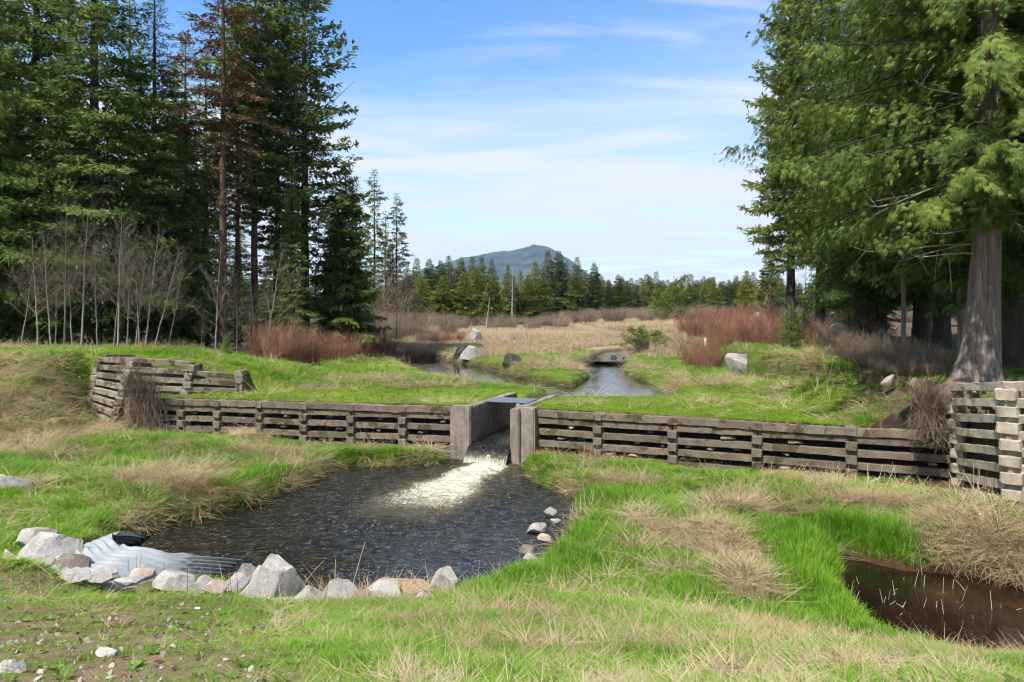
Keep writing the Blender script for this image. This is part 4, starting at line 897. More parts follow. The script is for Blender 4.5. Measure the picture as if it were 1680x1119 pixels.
# the hero cedar with its fluted leaning trunk
def hero():
    x, y = X_at(1600, 17.6), 17.6; z = 2.62
    e = thing('cedar_tree', (x, y, z), 'big leaning cedar with fluted grey trunk above the pale crib wall', 'tree')
    rng = np.random.RandomState(77); nh, na = 120, 96; hs = np.concatenate([np.linspace(-.4, 3, 60), np.linspace(3.1, 24, 60)]); th = np.arange(na) / na * 2 * math.pi
    Hh, Th = np.meshgrid(hs, th, indexing='ij'); h0 = np.clip(Hh, 0, None)
    r = .33 * (1 - h0 / 25) ** .8 + .19 * np.exp(-h0 / 1.2) + .12 * np.exp(-h0 / .35)
    fl = .5 * np.cos(5 * Th + .8 + .25 * h0) + .3 * np.cos(8 * Th + 2 + .15 * h0) + .25 * np.cos(13 * Th - .2 * h0)
    r = r * (1 + (.11 + .20 * np.exp(-h0 / .9)) * fl) + .020 * (vn(Th * 13 / math.pi, h0 * .35, 5) - .5) * 2 + .016 * (vn(Th * 30 / math.pi, h0 * .6, 6) - .5) * 2
    r = r + .75 * np.exp(-h0 / .30) * np.exp(-((np.mod(Th - 3.5 + math.pi, 2 * math.pi) - math.pi) / .35) ** 2)
    cxx = .085 * h0 ** 1.0 * np.exp(-h0 / 9) * 1.6; cyy = .02 * h0
    V = np.stack([cxx + r * np.cos(Th), cyy + r * np.sin(Th), Hh], -1).reshape(-1, 3)
    link('trunk', mesh_np('trunk', V, grid_faces(nh, na, True), mat=M['bark_cedar']), e)
    link('crown', TREES['hero1'][0], e, (.6, .1, 0), (0, 0, 2.2), (1, 1, 1)); link('limbs', TREES['hero1'][1], e, (.6, .1, 0), (0, 0, 2.2), (1, 1, 1))
    # bare dead lower branches
    for i in range(16):
        hh = rng.uniform(3.2, 7.2); a = rng.uniform(2.2, 5.0); l = rng.uniform(1.2, 3.0); t = Tubes(); s = np.linspace(0, 1, 9)
        cx = float(np.interp(hh, hs, cxx[:, 0])); base = np.array((cx + .35 * math.cos(a), .35 * math.sin(a), hh))
        d = np.array((math.cos(a), math.sin(a), rng.uniform(-.35, .25)))
        pts = base + s[:, None] * l * d + np.stack([.12 * np.sin(s * 5 + i), .12 * np.cos(s * 4 + i), -.35 * s ** 2 * l + .35 * s ** 4 * l], 1) * s[:, None]
        t.add(pts, .022 * np.linspace(1, .25, 9), 4, .8)
        for k in range(6):
            j = rng.randint(2, 8); l2 = l * rng.uniform(.15, .4); d2 = d * .5 + rng.normal(0, .6, 3); s2 = np.linspace(0, 1, 5)[:, None]
            t.add(pts[j] + s2 * l2 * d2 + np.array([0, 0, -.3]) * s2 ** 2 * l2, .010 * np.linspace(1, .3, 5), 3, .6)
        link('dead_branch', t.mesh('dead_branch', M['twig_pale']), e)
hero()
# far tree line across the marsh
FAR = [(684, 423, 0, 150), (704, 424, 1, 175), (723, 427, 1, 180), (736, 419, 0, 185), (757, 421, 1, 190), (775, 420, 0, 190), (790, 421, 0, 195), (807, 425, 0, 185), (691, 452, 4, 135), (728, 451, 4, 140), (760, 446, 4, 140), (809, 455, 4, 150),
       (833, 434, 0, 170), (854, 444, 2, 165), (878, 428, 0, 170), (899, 410, 0, 170), (917, 411, 1, 180), (947, 421, 0, 165), (975, 431, 1, 170), (999, 458, 3, 180), (1014, 450, 1, 190), (1029, 460, 0, 195), (1044, 466, 3, 200),
       (1057, 470, 0, 210), (1069, 466, 1, 215), (1079, 465, 0, 210), (1090, 472, 3, 205), (1101, 463, 1, 215), (1117, 470, 0, 215), (1132, 466, 0, 210), (1145, 472, 2, 215), (1156, 463, 1, 205), (1171, 454, 0, 195), (1188, 461, 0, 200), (1198, 462, 1, 205), (1207, 456, 1, 205), (1218, 466, 2, 190), (1236, 446, 0, 150),
       (745, 440, 3, 165), (781, 438, 4, 172), (842, 452, 2, 158), (867, 450, 4, 160), (890, 440, 2, 160), (930, 430, 3, 172), (961, 442, 2, 175), (987, 452, 2, 185), (665, 440, 3, 130), (676, 446, 2, 140), (1110, 476, 2, 200), (1180, 474, 2, 195)]
def far_trees():
    FK = ['far0', 'far1', 'far2', 'far_brown', 'far_yellow']; order = sorted(FAR); segs = [(720, 'left of leaning snag'), (815, 'near leaning snag'), (860, 'around tall snag'), (960, 'below mountain peak'), (1060, 'below mountain right slope'), (1150, 'behind budding alder'), (2000, 'at its right end')]
    words = ['dark green conifer', 'thin dark conifer', 'broad green conifer', 'brownish conifer', 'yellow-green conifer']; cnt = {}
    tot = {}
    seg = lambda px: next(s for l, s in segs if px < l)
    for px, py, k, Y in order: tot[(seg(px), k)] = tot.get((seg(px), k), 0) + 1
    ords = ['first', 'second', 'third', 'fourth', 'fifth', 'sixth', 'seventh', 'eighth']
    for px, py, k, Y in order:
        key = (seg(px), k); i = cnt.get(key, 0); cnt[key] = i + 1
        lab = ('%s %s from left in far tree line, %s' % (ords[i], words[k], key[0])) if tot[key] > 1 else '%s in the far tree line, %s' % (words[k], key[0])
        x = X_at(px, Y); z = float(T(x, Y)); H = Z_at(py, Y) - z
        plant_tree(FK[k], x, Y, H, lab, 'conifer_tree', group='far tree line across the marsh', wide=(13 / H) ** .35 * (1.55 if k != 4 else 1.5), z=z)
far_trees()
# ------------------------------------------------------------------ scatter with geometry nodes (only for uncountable stuff)
def scatter(name, P, rot, scl, kind, itint, sources, label, cat):
    me = mesh_np(name, P, None, attrs={'rot': rot, 'scl': scl, 'itint': itint})
    a = me.attributes.new('kind', 'INT', 'POINT'); a.data.foreach_set('value', np.asarray(kind, np.int32))
    o = link(name, me, label=label, cat=cat, kind='stuff')
    ng = bpy.data.node_groups.new(name + '_scatter', 'GeometryNodeTree')
    ng.interface.new_socket('Geometry', in_out='INPUT', socket_type='NodeSocketGeometry'); ng.interface.new_socket('Geometry', in_out='OUTPUT', socket_type='NodeSocketGeometry')
    N = ng.nodes; L = ng.links; gi = N.new('NodeGroupInput'); go = N.new('NodeGroupOutput'); ip = N.new('GeometryNodeInstanceOnPoints'); jn = N.new('GeometryNodeJoinGeometry')
    for s in sources:
        oi = N.new('GeometryNodeObjectInfo'); oi.inputs['Object'].default_value = s; oi.inputs['As Instance'].default_value = True; L.new(oi.outputs['Geometry'], jn.inputs[0])
    def na(nm, ty):
        n = N.new('GeometryNodeInputNamedAttribute'); n.data_type = ty; n.inputs['Name'].default_value = nm; return n.outputs[0]
    L.new(gi.outputs[0], ip.inputs['Points']); L.new(jn.outputs[0], ip.inputs['Instance']); ip.inputs['Pick Instance'].default_value = True
    L.new(na('kind', 'INT'), ip.inputs['Instance Index'])
    er = N.new('FunctionNodeEulerToRotation'); L.new(na('rot', 'FLOAT_VECTOR'), er.inputs[0]); L.new(er.outputs[0], ip.inputs['Rotation'])
    L.new(na('scl', 'FLOAT_VECTOR'), ip.inputs['Scale']); L.new(ip.outputs[0], go.inputs[0])
    md = o.modifiers.new('scatter', 'NODES'); md.node_group = ng
    return o
def src(me): return bpy.data.objects.new(me.name, me)
def tuft(seed, nb, h, w, spread, lean, curl, mat, seg=3, hv=.4, flat=0.):
    rng = np.random.RandomState(seed); V = []; Fq = []; t = []; n = 0
    for i in range(nb):
        a = rng.rand() * 6.28; r = spread * math.sqrt(rng.rand()); b = np.array((r * math.cos(a), r * math.sin(a), 0.))
        a2 = a + rng.normal(0, .9); hh = h * (1 - hv * rng.rand()); le = lean * (.3 + rng.rand()); d = np.array((math.cos(a2), math.sin(a2), 0.)); sd = np.array((-d[1], d[0], 0.))
        tw = rng.normal(0, .5); sd = sd * math.cos(tw) + d * math.sin(tw); ti = rng.rand()
        for k in range(seg + 1):
            s = k / seg; p = b + d * hh * (le * s + curl * s * s * (.5 + rng.rand() * .1)) + np.array((0, 0, 1.)) * hh * (s * (1 - flat) - (.5 * curl + .35 * le) * s * s * .8)
            p[2] = max(p[2], .004 + .01 * ti); ww = w * (1 - .85 * s ** 1.4) / 2
            V += [p - sd * ww, p + sd * ww]; t += [ti] * 2
            if k: Fq.append((n + 2 * k - 2, n + 2 * k - 1, n + 2 * k + 1, n + 2 * k))
        n += 2 * (seg + 1)
    return src(mesh_np('tuft', V, np.array(Fq), t, M[mat]))
def pts_band(y0, y1, dens, seed, margin=2.5, slope=.80):
    rng = np.random.RandomState(seed); w = slope * y1 + margin; n = int(2 * w * (y1 - y0) * dens)
    X = rng.uniform(-w, w, n); Y = rng.uniform(y0, y1, n); k = np.abs(X) < slope * Y + margin; return X[k], Y[k], rng
def dry(X, Y, Z):
    ok = np.ones(X.shape, bool)
    ok &= ~((poly_sd(X, Y, POOL) > -.15) & (Z < .10)); ok &= ~((poly_sd(X, Y, DITCH) > -.4) & (Z < .17))
    ok &= ~((np.minimum(path_d(X, Y, BR1), path_d(X, Y, BR2)) < .8) & (Z < 1.34) & (Y > 24)); ok &= ~((path_d(X, Y, BR3) < .8) & (Z < 1.57))
    d = Y - ywall(X); ok &= ~((d > -.03) & (d < .50) & (X < 10.9) & (X > -16))
    a = (X - CH0[0]) * CHU[0] + (Y - CH0[1]) * CHU[1]; b = (X - CH0[0]) * CHN[0] + (Y - CH0[1]) * CHN[1]
    ok &= ~((a > -.6) & (a < CHL + .4) & (b > -.75) & (b < CHWID + .75) & ((b > -.35) & (b < CHWID + .35) | (a < .5)))
    ok &= ~((X > 9.6) & (X < 11.2) & (Y > 13.7) & (Y < 17.2)) & ~((X > 9.6) & (np.abs(Y - 14.1) < .45))
    # pipe
    ax = np.array((.228, .974)); u = (X + 6.40) * ax[0] + (Y - 11.49) * ax[1]; v = (X + 6.40) * ax[1] - (Y - 11.49) * ax[0]
    ok &= ~((v > -1.65) & (v < 1.3) & (u > -1.2) & (u < 2.2))
    return ok
def build_grass():
    G = [tuft(200 + i, 11, .26, .009, .07, .28, .35, 'grass') for i in range(5)]
    Lw = [tuft(220 + i, 12, .09, .008, .07, .45, .5, 'lawn', 2) for i in range(4)]
    St = [tuft(240 + i, 12, .30, .008, .08, .75, 1.3, 'straw', 4) for i in range(4)] + [tuft(246 + i, 14, .34, .007, .10, 1.0, .9, 'straw', 4, flat=.55) for i in range(3)]
    Rd = [tuft(260 + i, 10, .85, .016, .22, .16, .35, 'reed', 3) for i in range(4)]
    out = {k: [] for k in 'glsr'}
    for bi, (y0, y1, dens) in enumerate([(3.0, 5.5, 620), (5.5, 8, 560), (8, 12, 420), (12, 17, 270), (17, 23, 190), (23, 31, 90), (31, 53, 30)]):
        X, Y, rng = pts_band(y0, y1, dens, 300 + bi); Z = T(X, Y); k = dry(X, Y, Z); X, Y, Z = X[k], Y[k], Z[k]
        st = straw_amt(X, Y); lawn, marsh, rb, lw, mound, grav = zones(X, Y, Z); n = len(X); u = rng.rand(n); big = fbm(X * .5, Y * .5, 333); sz = 1 + .035 * max(0, (y0 - 8))
        isl = (lawn > .5) & (Y < 27.5 + 3 * (big - .5)) & (X < 8.6 + .4 * (Y - 17.2))
        wid = 1 + .05 * np.clip(Y - 6, 0, 30)
        bare = (rng.rand(n) < np.clip(grav * .80 + rb * .85 + lw * .93 + mound * .45, 0, 1)) | (rng.rand(n) < marsh)
        chn = np.minimum(np.minimum(path_d(X, Y, BR1), path_d(X, Y, BR2)), path_d(X, Y, BR3)); bare &= ~((chn < 2.2) & (Y > 26) & (Y < 53) & (X < 12))
        near = np.exp(-((poly_sd(X, Y, DITCH) + .55) / .5) ** 2); pooln = np.exp(-((poly_sd(X, Y, POOL) + .6) / .5) ** 2)
        short = (1 - .5 * np.clip(grav + mound, 0, 1)) * (1 - .45 * ss(1.2, .3, ywall(X) - Y) * (ywall(X) > Y) * (X > -13)) * (1 - .5 * np.exp(-(((X + 5.4) / 1.5) ** 2 + ((Y - 9.9) / 1.2) ** 2))) * (1 - .45 * ss(-4.5, -3.8, X) * ss(-.2, -.9, X) * ss(8.2, 9.0, Y) * ss(11, 10.4, Y))
        pick_s = u < np.clip(st * .92 * (1 - .7 * grav) - .25 * near + .05 + .25 * mound, 0, 1)
        g = ~bare & ~pick_s & ~isl; s = ~bare & pick_s & ~(isl & (rng.rand(n) < .75)); l = ~bare & isl & ~s
        def put(kk, mask, hs, nk, tl=.12):
            m = int(mask.sum()); 
            if not m: return
            h = hs[mask] * rng.uniform(.5, 1.1, m); w = wid[mask] * rng.uniform(.85, 1.2, m)
            wk = np.minimum(w, 2.2) * (.5 + .5 * ss(5.5, 9.5, Y[mask]))
            out[kk].append((np.stack([X[mask], Y[mask], Z[mask] - .01], 1), np.stack([rng.normal(0, tl, m), rng.normal(0, tl, m), rng.rand(m) * 6.28], 1), np.stack([wk, wk, h], 1), rng.randint(0, nk, m), np.clip(big[mask] * 1.2 - .1 + .25 * (rng.rand(m) - .5), 0, 1)))
        strm = np.minimum(np.minimum(path_d(X, Y, BR1), path_d(X, Y, BR2)), path_d(X, Y, BR3)); short = short * (1 - .7 * ss(1.8, .3, strm) * (Y > 23))
        lush = .50 + .70 * ss(.35, .7, fbm(X * 1.1, Y * 1.1, 335)) + 1.0 * near * (X < 7) * (Y > 10.2) + .35 * pooln
        put('g', g, lush * short * (.42 + .58 * ss(6.5, 10, Y)), 5)
        put('s', s, (.45 + .6 * ss(.4, .7, fbm(X * 1.4, Y * 1.4, 337))) * short * np.where(isl, .45, 1) * (.38 + .62 * ss(6.5, 10.5, Y)), 7, .3)
        put('l', l, np.full(n, 1.0) * (.7 + .5 * ss(22.5, 27, Y)) * (1 - .4 * ss(1.8, .3, strm)), 4, .2)
    for bi, (y0, y1, dens, sc) in enumerate([(41, 60, 16, 1.0), (60, 95, 6.0, 1.15), (95, 160, 2.2, 1.3), (160, 232, 1.0, 1.4)]):
        X, Y, rng = pts_band(y0, y1, dens, 380 + bi, 4); Z = T(X, Y); k = dry(X, Y, Z) & (X < 8 + .33 * (Y - 20)) & (X > -9 - .16 * (Y - 30) - 2); X, Y, Z = X[k], Y[k], Z[k]
        lawn, marsh, rb, lw, mound, grav = zones(X, Y, Z); n = len(X); k = (rng.rand(n) < marsh * (1 - .8 * rb)) & (np.minimum(path_d(X, Y, BR1), np.minimum(path_d(X, Y, BR2), path_d(X, Y, BR3) - .8)) > .7); X, Y, Z = X[k], Y[k], Z[k]; n = len(X)
        big = fbm(X * .09, Y * .09, 391); hs = sc * (.45 + .65 * big) * rng.uniform(.6, 1.15, n); w = sc * 1.5 * rng.uniform(.8, 1.2, n)
        out['r'].append((np.stack([X, Y, Z - .02], 1), np.stack([rng.normal(0, .08, n), rng.normal(0, .08, n), rng.rand(n) * 6.28], 1), np.stack([w, w, hs], 1), rng.randint(0, 4, n), np.clip(big * 1.3 - .15 + .3 * (rng.rand(n) - .5), 0, 1)))
    # shaggy straw tussocks hanging over the banks
    for (x, y, rx, ry) in STRAW_W[:26]:
        rng = np.random.RandomState(int(abs(x * 97 + y * 31))); m = int(60 * rx * ry + 8); X = x + rng.normal(0, rx * .38, m); Y = y + rng.normal(0, ry * .38, m); Z = T(X, Y); k = dry(X, Y, Z) & (np.abs(Z - T(x, y)) < .8); X, Y, Z = X[k], Y[k], Z[k]; m = len(X)
        if m: out['s'].append((np.stack([X, Y, Z], 1), np.stack([rng.normal(0, .4, m), rng.normal(0, .4, m), rng.rand(m) * 6.28], 1), np.stack([np.full(m, 1.5 if y > 9 else .8)] * 2 + [rng.uniform(.9, 1.7, m) * (1 if y > 9 else .38)], 1), rng.randint(0, 7, m), rng.rand(m)))
    for (x, y, r, h_) in TUSS:
        rng = np.random.RandomState(int(abs(x * 91 + y * 37))); m = int(150 * r * r + 25); a = rng.rand(m) * 6.28; q = r * .9 * np.sqrt(rng.rand(m)); X = x + q * np.cos(a); Y = y + q * np.sin(a); Z = T(X, Y); k = dry(X, Y, Z); X, Y, Z, a, q = X[k], Y[k], Z[k], a[k], q[k]; m = len(X)
        tl = .55 * q / r
        out['s'].append((np.stack([X, Y, Z], 1), np.stack([-tl * np.sin(a) * -1 * -1 + rng.normal(0, .15, m), tl * np.cos(a) + rng.normal(0, .15, m), rng.rand(m) * 0], 1), np.stack([np.full(m, 1.5)] * 2 + [rng.uniform(.55, 1.1, m)], 1), rng.randint(0, 7, m), .4 + .6 * rng.rand(m)))
    for kk, nm, so, lab, cat in (('g', 'meadow_grass', G, 'bright green spring grass on the banks', 'grass'), ('l', 'lawn_grass', Lw, 'short green lawn grass above the low walls', 'grass'), ('s', 'straw_grass', St, 'pale dead straw matted among the green grass', 'dry grass'), ('r', 'marsh_reeds', Rd, 'pale dry reeds of the wide marsh', 'reeds')):
        A = [np.concatenate([q[i] for q in out[kk]]) for i in range(5)]
        scatter(nm, *A, so, lab, cat)
build_grass()
def pebbles():
    V, Fc = ico(3, 1, 4, .12); so = [src(mesh_np('pebble', V * .5, Fc, mat=M[m], smooth=False)) for m in ('granite_grey', 'granite_tan', 'granite_brown')]
    P = []; 
    for bi, (y0, y1, dens) in enumerate([(3, 6, 90), (6, 11, 30), (11, 27, 6)]):
        X, Y, rng = pts_band(y0, y1, dens, 500 + bi); Z = T(X, Y); k = dry(X, Y, Z); X, Y, Z = X[k], Y[k], Z[k]; lawn, marsh, rb, lw, mound, grav = zones(X, Y, Z); k = rng.rand(len(X)) < np.clip(grav + mound * .9 + rb * .5, 0, 1); X, Y, Z = X[k], Y[k], Z[k]; n = len(X)
        s = (.010 + .04 * rng.rand(n) ** 4) * (1 + .03 * Y); P.append((np.stack([X, Y, Z], 1), rng.rand(n, 3) * 6, np.stack([s * 1.3, s, s * .7], 1), rng.randint(0, 3, n), rng.rand(n)))
    A = [np.concatenate([q[i] for q in P]) for i in range(5)]; scatter('gravel', *A, so, 'loose gravel and pebbles on the bare soil', 'gravel')
pebbles()
def litter():
    rng = np.random.RandomState(66); V = np.array([(-.5, 0, 0), (0, -.22, .06), (.5, 0, .02), (0, .22, .04)]); so = [src(mesh_np('leaf_bit', V, np.array([(0, 1, 2, 3)]), np.full(4, t), M['brown_needles'])) for t in (.2, .6, .95)]
    tw = Tubes(); tw.add([(-.5, 0, 0), (-.1, .05, .03), (.5, -.04, 0)], [.02, .016, .008], 3, .5); so.append(src(tw.mesh('twig', M['twig_brown'])))
    P = []
    for bi, (y0, y1, dens) in enumerate([(3, 7, 60), (7, 12, 24), (12, 30, 9), (30, 48, 3)]):
        X, Y, rng = pts_band(y0, y1, dens, 560 + bi); Z = T(X, Y); k = dry(X, Y, Z); X, Y, Z = X[k], Y[k], Z[k]; lawn, marsh, rb_, lw, mound, grav = zones(X, Y, Z); k = rng.rand(len(X)) < np.clip(.25 + grav + mound + rb_ + lw, 0, 1) * (1 - .8 * lawn * (rb_ < .2)); X, Y, Z = X[k], Y[k], Z[k]; n = len(X)
        s_ = rng.uniform(.008, .022, n) * (1 + .03 * Y); kd = np.where(rng.rand(n) < .3, 3, rng.randint(0, 3, n)); s_ = np.where(kd == 3, s_ * 4, s_); P.append((np.stack([X, Y, Z + .012], 1), np.stack([rng.normal(0, .4, n), rng.normal(0, .3, n), rng.rand(n) * 6.28], 1), np.stack([s_] * 3, 1), kd, rng.rand(n)))
    A = [np.concatenate([q[i] for q in P]) for i in range(5)]; scatter('leaf_litter', *A, so, 'fallen brown leaves and twigs strewn over the ground', 'leaf litter')
    wd = []
    for i in range(3):
        r2 = np.random.RandomState(70 + i); m = 14; a = np.arange(m) * 2.4; D = nrm(np.stack([np.cos(a), np.sin(a), r2.uniform(.2, 1.1, m)], 1)); Vv, f, t = cards(np.zeros((m, 3)) + np.stack([np.cos(a), np.sin(a), 0 * a], 1) * .01, D, nrm(np.array([[0, 0, 1.]]) + r2.normal(0, .2, (m, 3))), r2.uniform(.06, .12, m), np.full(m, .035), r2.rand(m)); wd.append(src(mesh_np('weed', Vv, f, t, M['weed'])))
    P = []
    for bi, (y0, y1, dens) in enumerate([(3, 7, 10), (7, 13, 6), (13, 28, 2.5)]):
        X, Y, rng = pts_band(y0, y1, dens, 580 + bi); Z = T(X, Y); k = dry(X, Y, Z) & (fbm(X * 1.3, Y * 1.3, 83) > .5); X, Y, Z = X[k], Y[k], Z[k]; n = len(X); s_ = rng.uniform(.3, .75, n) * (1 + .02 * Y)
        P.append((np.stack([X, Y, Z], 1), np.stack([0 * X, 0 * X, rng.rand(n) * 6.28], 1), np.stack([s_] * 3, 1), rng.randint(0, 3, n), rng.rand(n)))
    A = [np.concatenate([q[i] for q in P]) for i in range(5)]; scatter('low_weeds', *A, wd, 'small leafy weeds scattered in the grass', 'weeds')
litter()
# distant forest mass behind the individual far trees
def forest_mass():
    rng = np.random.RandomState(9); so = [src(TREES['far%d' % i][0]) for i in range(3)]
    X = np.concatenate([rng.uniform(-60, 120, 240), rng.uniform(-130, 330, 500)]); Y = np.concatenate([rng.uniform(205, 240, 240), rng.uniform(245, 420, 500)]); n = len(X); Z = T(X, Y)
    H = np.where(Y < 242, rng.uniform(9, 12, n), rng.uniform(12, 18, n)) * .05
    scatter('distant_forest', np.stack([X, Y, Z], 1), np.stack([0 * X, 0 * X, rng.rand(n) * 6.28], 1), np.stack([H * 1.8, H * 1.8, H], 1), rng.randint(0, 3, n), rng.rand(n), so, 'distant conifer forest massed behind the far tree line', 'forest')
forest_mass()

# ------------------------------------------------------------------ bare trees, shrubs, brush
def bare_tree(seed, H, n1, mat, lean=.1, start=.3, r0=.05, up=.75, lv2=7, lv3=3, wigg=.05):
    rng = np.random.RandomState(seed); t = Tubes(); tk = Tubes(); s = np.linspace(0, 1, 14)
    base = np.stack([lean * H * s + wigg * H * .3 * np.cumsum(rng.normal(0, .18, 14)), wigg * H * .3 * np.cumsum(rng.normal(0, .18, 14)), H * s], 1); base[0, 2] = -.15
    tk.add(base, r0 * (1 - s * .9), 6, .7)
    def br(p, d, l, r, lev):
        k = 6 if lev == 1 else 4; ss_ = np.linspace(0, 1, k)[:, None]; bend = rng.normal(0, .18, 3) + np.array((0, 0, .28))
        pts = p + ss_ * l * d + ss_ ** 2 * l * bend; t.add(pts, r * np.linspace(1, .3, k), 3, .3 + .5 * rng.rand())
        if lev < 3:
            for j in range(lv2 if lev == 1 else lv3):
                q = rng.uniform(.25, 1); i = min(int(q * (k - 1)), k - 2); f = q * (k - 1) - i; b = pts[i] * (1 - f) + pts[i + 1] * f
                dd = nrm(d + rng.normal(0, .55, 3) + np.array((0, 0, .15))); br(b, dd, l * rng.uniform(.3, .55), r * .5, lev + 1)
    for i in range(n1):
        q = start + (1 - start) * (i + rng.rand()) / n1; j = min(int(q * 13), 12); f = q * 13 - j; p = base[j] * (1 - f) + base[j + 1] * f
        a = i * 2.4 + rng.rand(); d = nrm(np.array((math.cos(a), math.sin(a), up + rng.normal(0, .2)))); br(p, d, H * (.10 + .24 * (1 - q)) * rng.uniform(.7, 1.2), r0 * .42 * (1.15 - q), 1)
    return tk.mesh('trunk', M['bark_alder'] if mat != 'twig_brown' else M['bark_fir']), t.mesh('branches', M[mat])
BT = [bare_tree(600 + i, 6, 30, 'twig_alder', r0=.048, lv2=9, lean=[.05, -.06, .12, .0][i]) for i in range(4)] + [bare_tree(610 + i, 7, 26, 'twig_brown', lean=.02, start=.15) for i in range(2)]
def bare(i, px, base_py, top_py, Y, label, name='bare_sapling', mirror=1, wide=1., lean=0.):
    x = X_at(px, Y); z = float(T(x, Y)); H = Z_at(top_py, Y) - z; s = H / (6 if i < 4 else 7)
    e = thing(name, (x, Y, z), label, 'tree', None, (0, lean, 0))
    for nm, me in zip(('trunk', 'branches'), BT[i]): link(nm, me, e, (0, 0, 0), (0, 0, rr.uniform(-.4, .4)), (s * wide * mirror, s * wide, s))
for i, px, tp, Y, lab, mi, ln in [(0, 62, 390, 29.5, 'leftmost leafless grey sapling on the left bank', -1, 0), (1, 84, 380, 29.8, 'leaning grey sapling second from the left on the bank', 1, 0), (1, 106, 330, 29.2, 'tallest straight pale alder sapling on the left bank', -.4, 0), (0, 133, 345, 29.6, 'pale sapling left of the twin alder stems', 1, .02),
    (2, 187, 365, 29.3, 'left stem of the twin pale alders above the mossy crib', .6, 0), (0, 193, 352, 29.6, 'right stem of the twin pale alders above the mossy crib', 1, 0), (3, 222, 420, 30, 'low tangled sapling right of the twin alders', 1, .1), (1, 238, 375, 30.2, 'upright twiggy sapling right of the twin alders', -1, .06), (2, 253, 405, 30, 'sapling leaning right at the end of the bank row', 1, .12), (3, 230, 440, 29.8, 'shortest crooked sapling in the bank row', -1, -.05),
    (2, 34, 420, 29.8, 'slim crooked sapling left of the bank row, near the cedar sprays', 1, .05), (3, 118, 400, 30.4, 'low twiggy sapling right of the tallest alder sapling', 1, -.05), (1, 160, 395, 30.2, 'thin sapling midway between the pale sapling and the twin alders', 1, .03), (0, 208, 400, 30.6, 'thin sapling just behind the twin alders', -1, .08), (2, 276, 440, 30.8, 'short sapling past the right end of the bank row', 1, .06), (3, 92, 440, 30.6, 'bushy low sapling between the two leftmost alder stems', -1, .02),
    (3, 331, 520, 31, 'short pale sapling below the dying brown pine', 1, 0), (0, 352, 410, 34, 'grey sapling beside the dying brown pine trunk', 1, .02), (3, 388, 480, 35, 'bushy grey sapling right of the brown pine', 1, 0), (1, 433, 405, 36, 'white-barked sapling leaning right among the pines', -1, .1), (0, 418, 470, 36, 'slim grey sapling left of the white-barked one', -1, 0), (2, 475, 500, 38, 'twiggy sapling under the big lacy fir', 1, 0)]:
    bare(i, px, 0, tp, Y, lab, mirror=mi, lean=ln)
for j, (px, tp, Y) in enumerate([(612, 440, 60), (632, 425, 62), (650, 440, 60), (664, 455, 66), (540, 480, 50), (680, 470, 80), (1290, 428, 48), (1318, 440, 46), (1265, 450, 52), (700, 490, 100), (1000, 500, 130)]):
    bare(4 + j % 2, px, 0, tp, Y, ['leafless brown tree beside the conical cedar', 'tallest leafless brown tree below the thin spires', 'leafless brown tree under the ragged spire', 'leafless brown tree left of the far yellow conifers', 'leafless brown tree in shade left of the conical cedar', 'low leafless tree at the left end of the marsh', 'big bare purple-brown shrub left of the right conifers', 'bare shrub tree just right of the big purple-brown one', 'bare shrub tree left of the big purple-brown one', 'grey leafless tree at the far marsh edge', 'small leafless tree at the far marsh edge under the mountain'][j], 'bare_tree', wide=1.5 if j > 5 else 1.1)
def snag(px, bpy_, tpy, Y, label, r, lean, twigs):
    x = X_at(px, Y); z = float(T(x, Y)); H = Z_at(tpy, Y) - z; rng = np.random.RandomState(px); t = Tubes(); s = np.linspace(0, 1, 8); b = np.stack([lean * H * s, 0 * s, H * s - .2 * (s == 0)], 1); t.add(b, r * (1 - .75 * s), 6, .8)
    for i in range(twigs):
        q = rng.uniform(.3, .98); a = rng.rand() * 6.28; l = H * .12 * (1.2 - q); ss_ = np.linspace(0, 1, 4)[:, None]; t.add(np.array((lean * H * q, 0, H * q)) + ss_ * l * np.array((math.cos(a), math.sin(a), -.2)), r * .25 * np.linspace(1, .4, 4), 3, .6)
    link('dead_snag', t.mesh('dead_snag', M['twig_pale']), loc=(x, Y, z), label=label, cat='dead tree')
snag(797, 540, 487, 110, 'broken leaning grey snag in front of the far trees', .17, .12, 5)
snag(840, 540, 440, 130, 'tall pale dead snag with stub branches in the far trees', .22, .01, 46)
snag(956, 542, 516, 120, 'short pale broken stump at the marsh edge', .22, .0, 2)
def bush(seed, R, H, stems, mat, arch=.5, tw=3, r0=.008):
    rng = np.random.RandomState(seed); t = Tubes()
    for i in range(stems):
        a = rng.rand() * 6.28; r = R * .45 * math.sqrt(rng.rand()); p = np.array((r * math.cos(a), r * math.sin(a), -.05)); l = H * rng.uniform(.35, 1.15); out = np.array((math.cos(a), math.sin(a), 0)) * rng.uniform(.1, .75) * R / H
        s = np.linspace(0, 1, 5)[:, None]; pts = p + s * np.array((0, 0, 1.)) * l + (s ** 1.4) * out * l - s ** 3 * np.array((0, 0, arch * .35)) * l * np.linalg.norm(out) + rng.normal(0, .02 * H, (5, 3)) * s; c = rng.rand(); t.add(pts, r0 * np.linspace(1, .4, 5), 3, c)
        for j in range(tw):
            k = rng.randint(1, 4); d = nrm(np.array((0, 0, .9)) + rng.normal(0, .5, 3)); l2 = l * rng.uniform(.2, .45); s2 = np.linspace(0, 1, 3)[:, None]; t.add(pts[k] + s2 * l2 * d, r0 * .6 * np.linspace(1, .4, 3), 3, min(1, c + .15))
    return t.mesh('brush', M[mat])
BU = {('red', i): bush(700 + i, 1.3, 1.5, 230, 'twig_red', r0=.010) for i in range(3)}
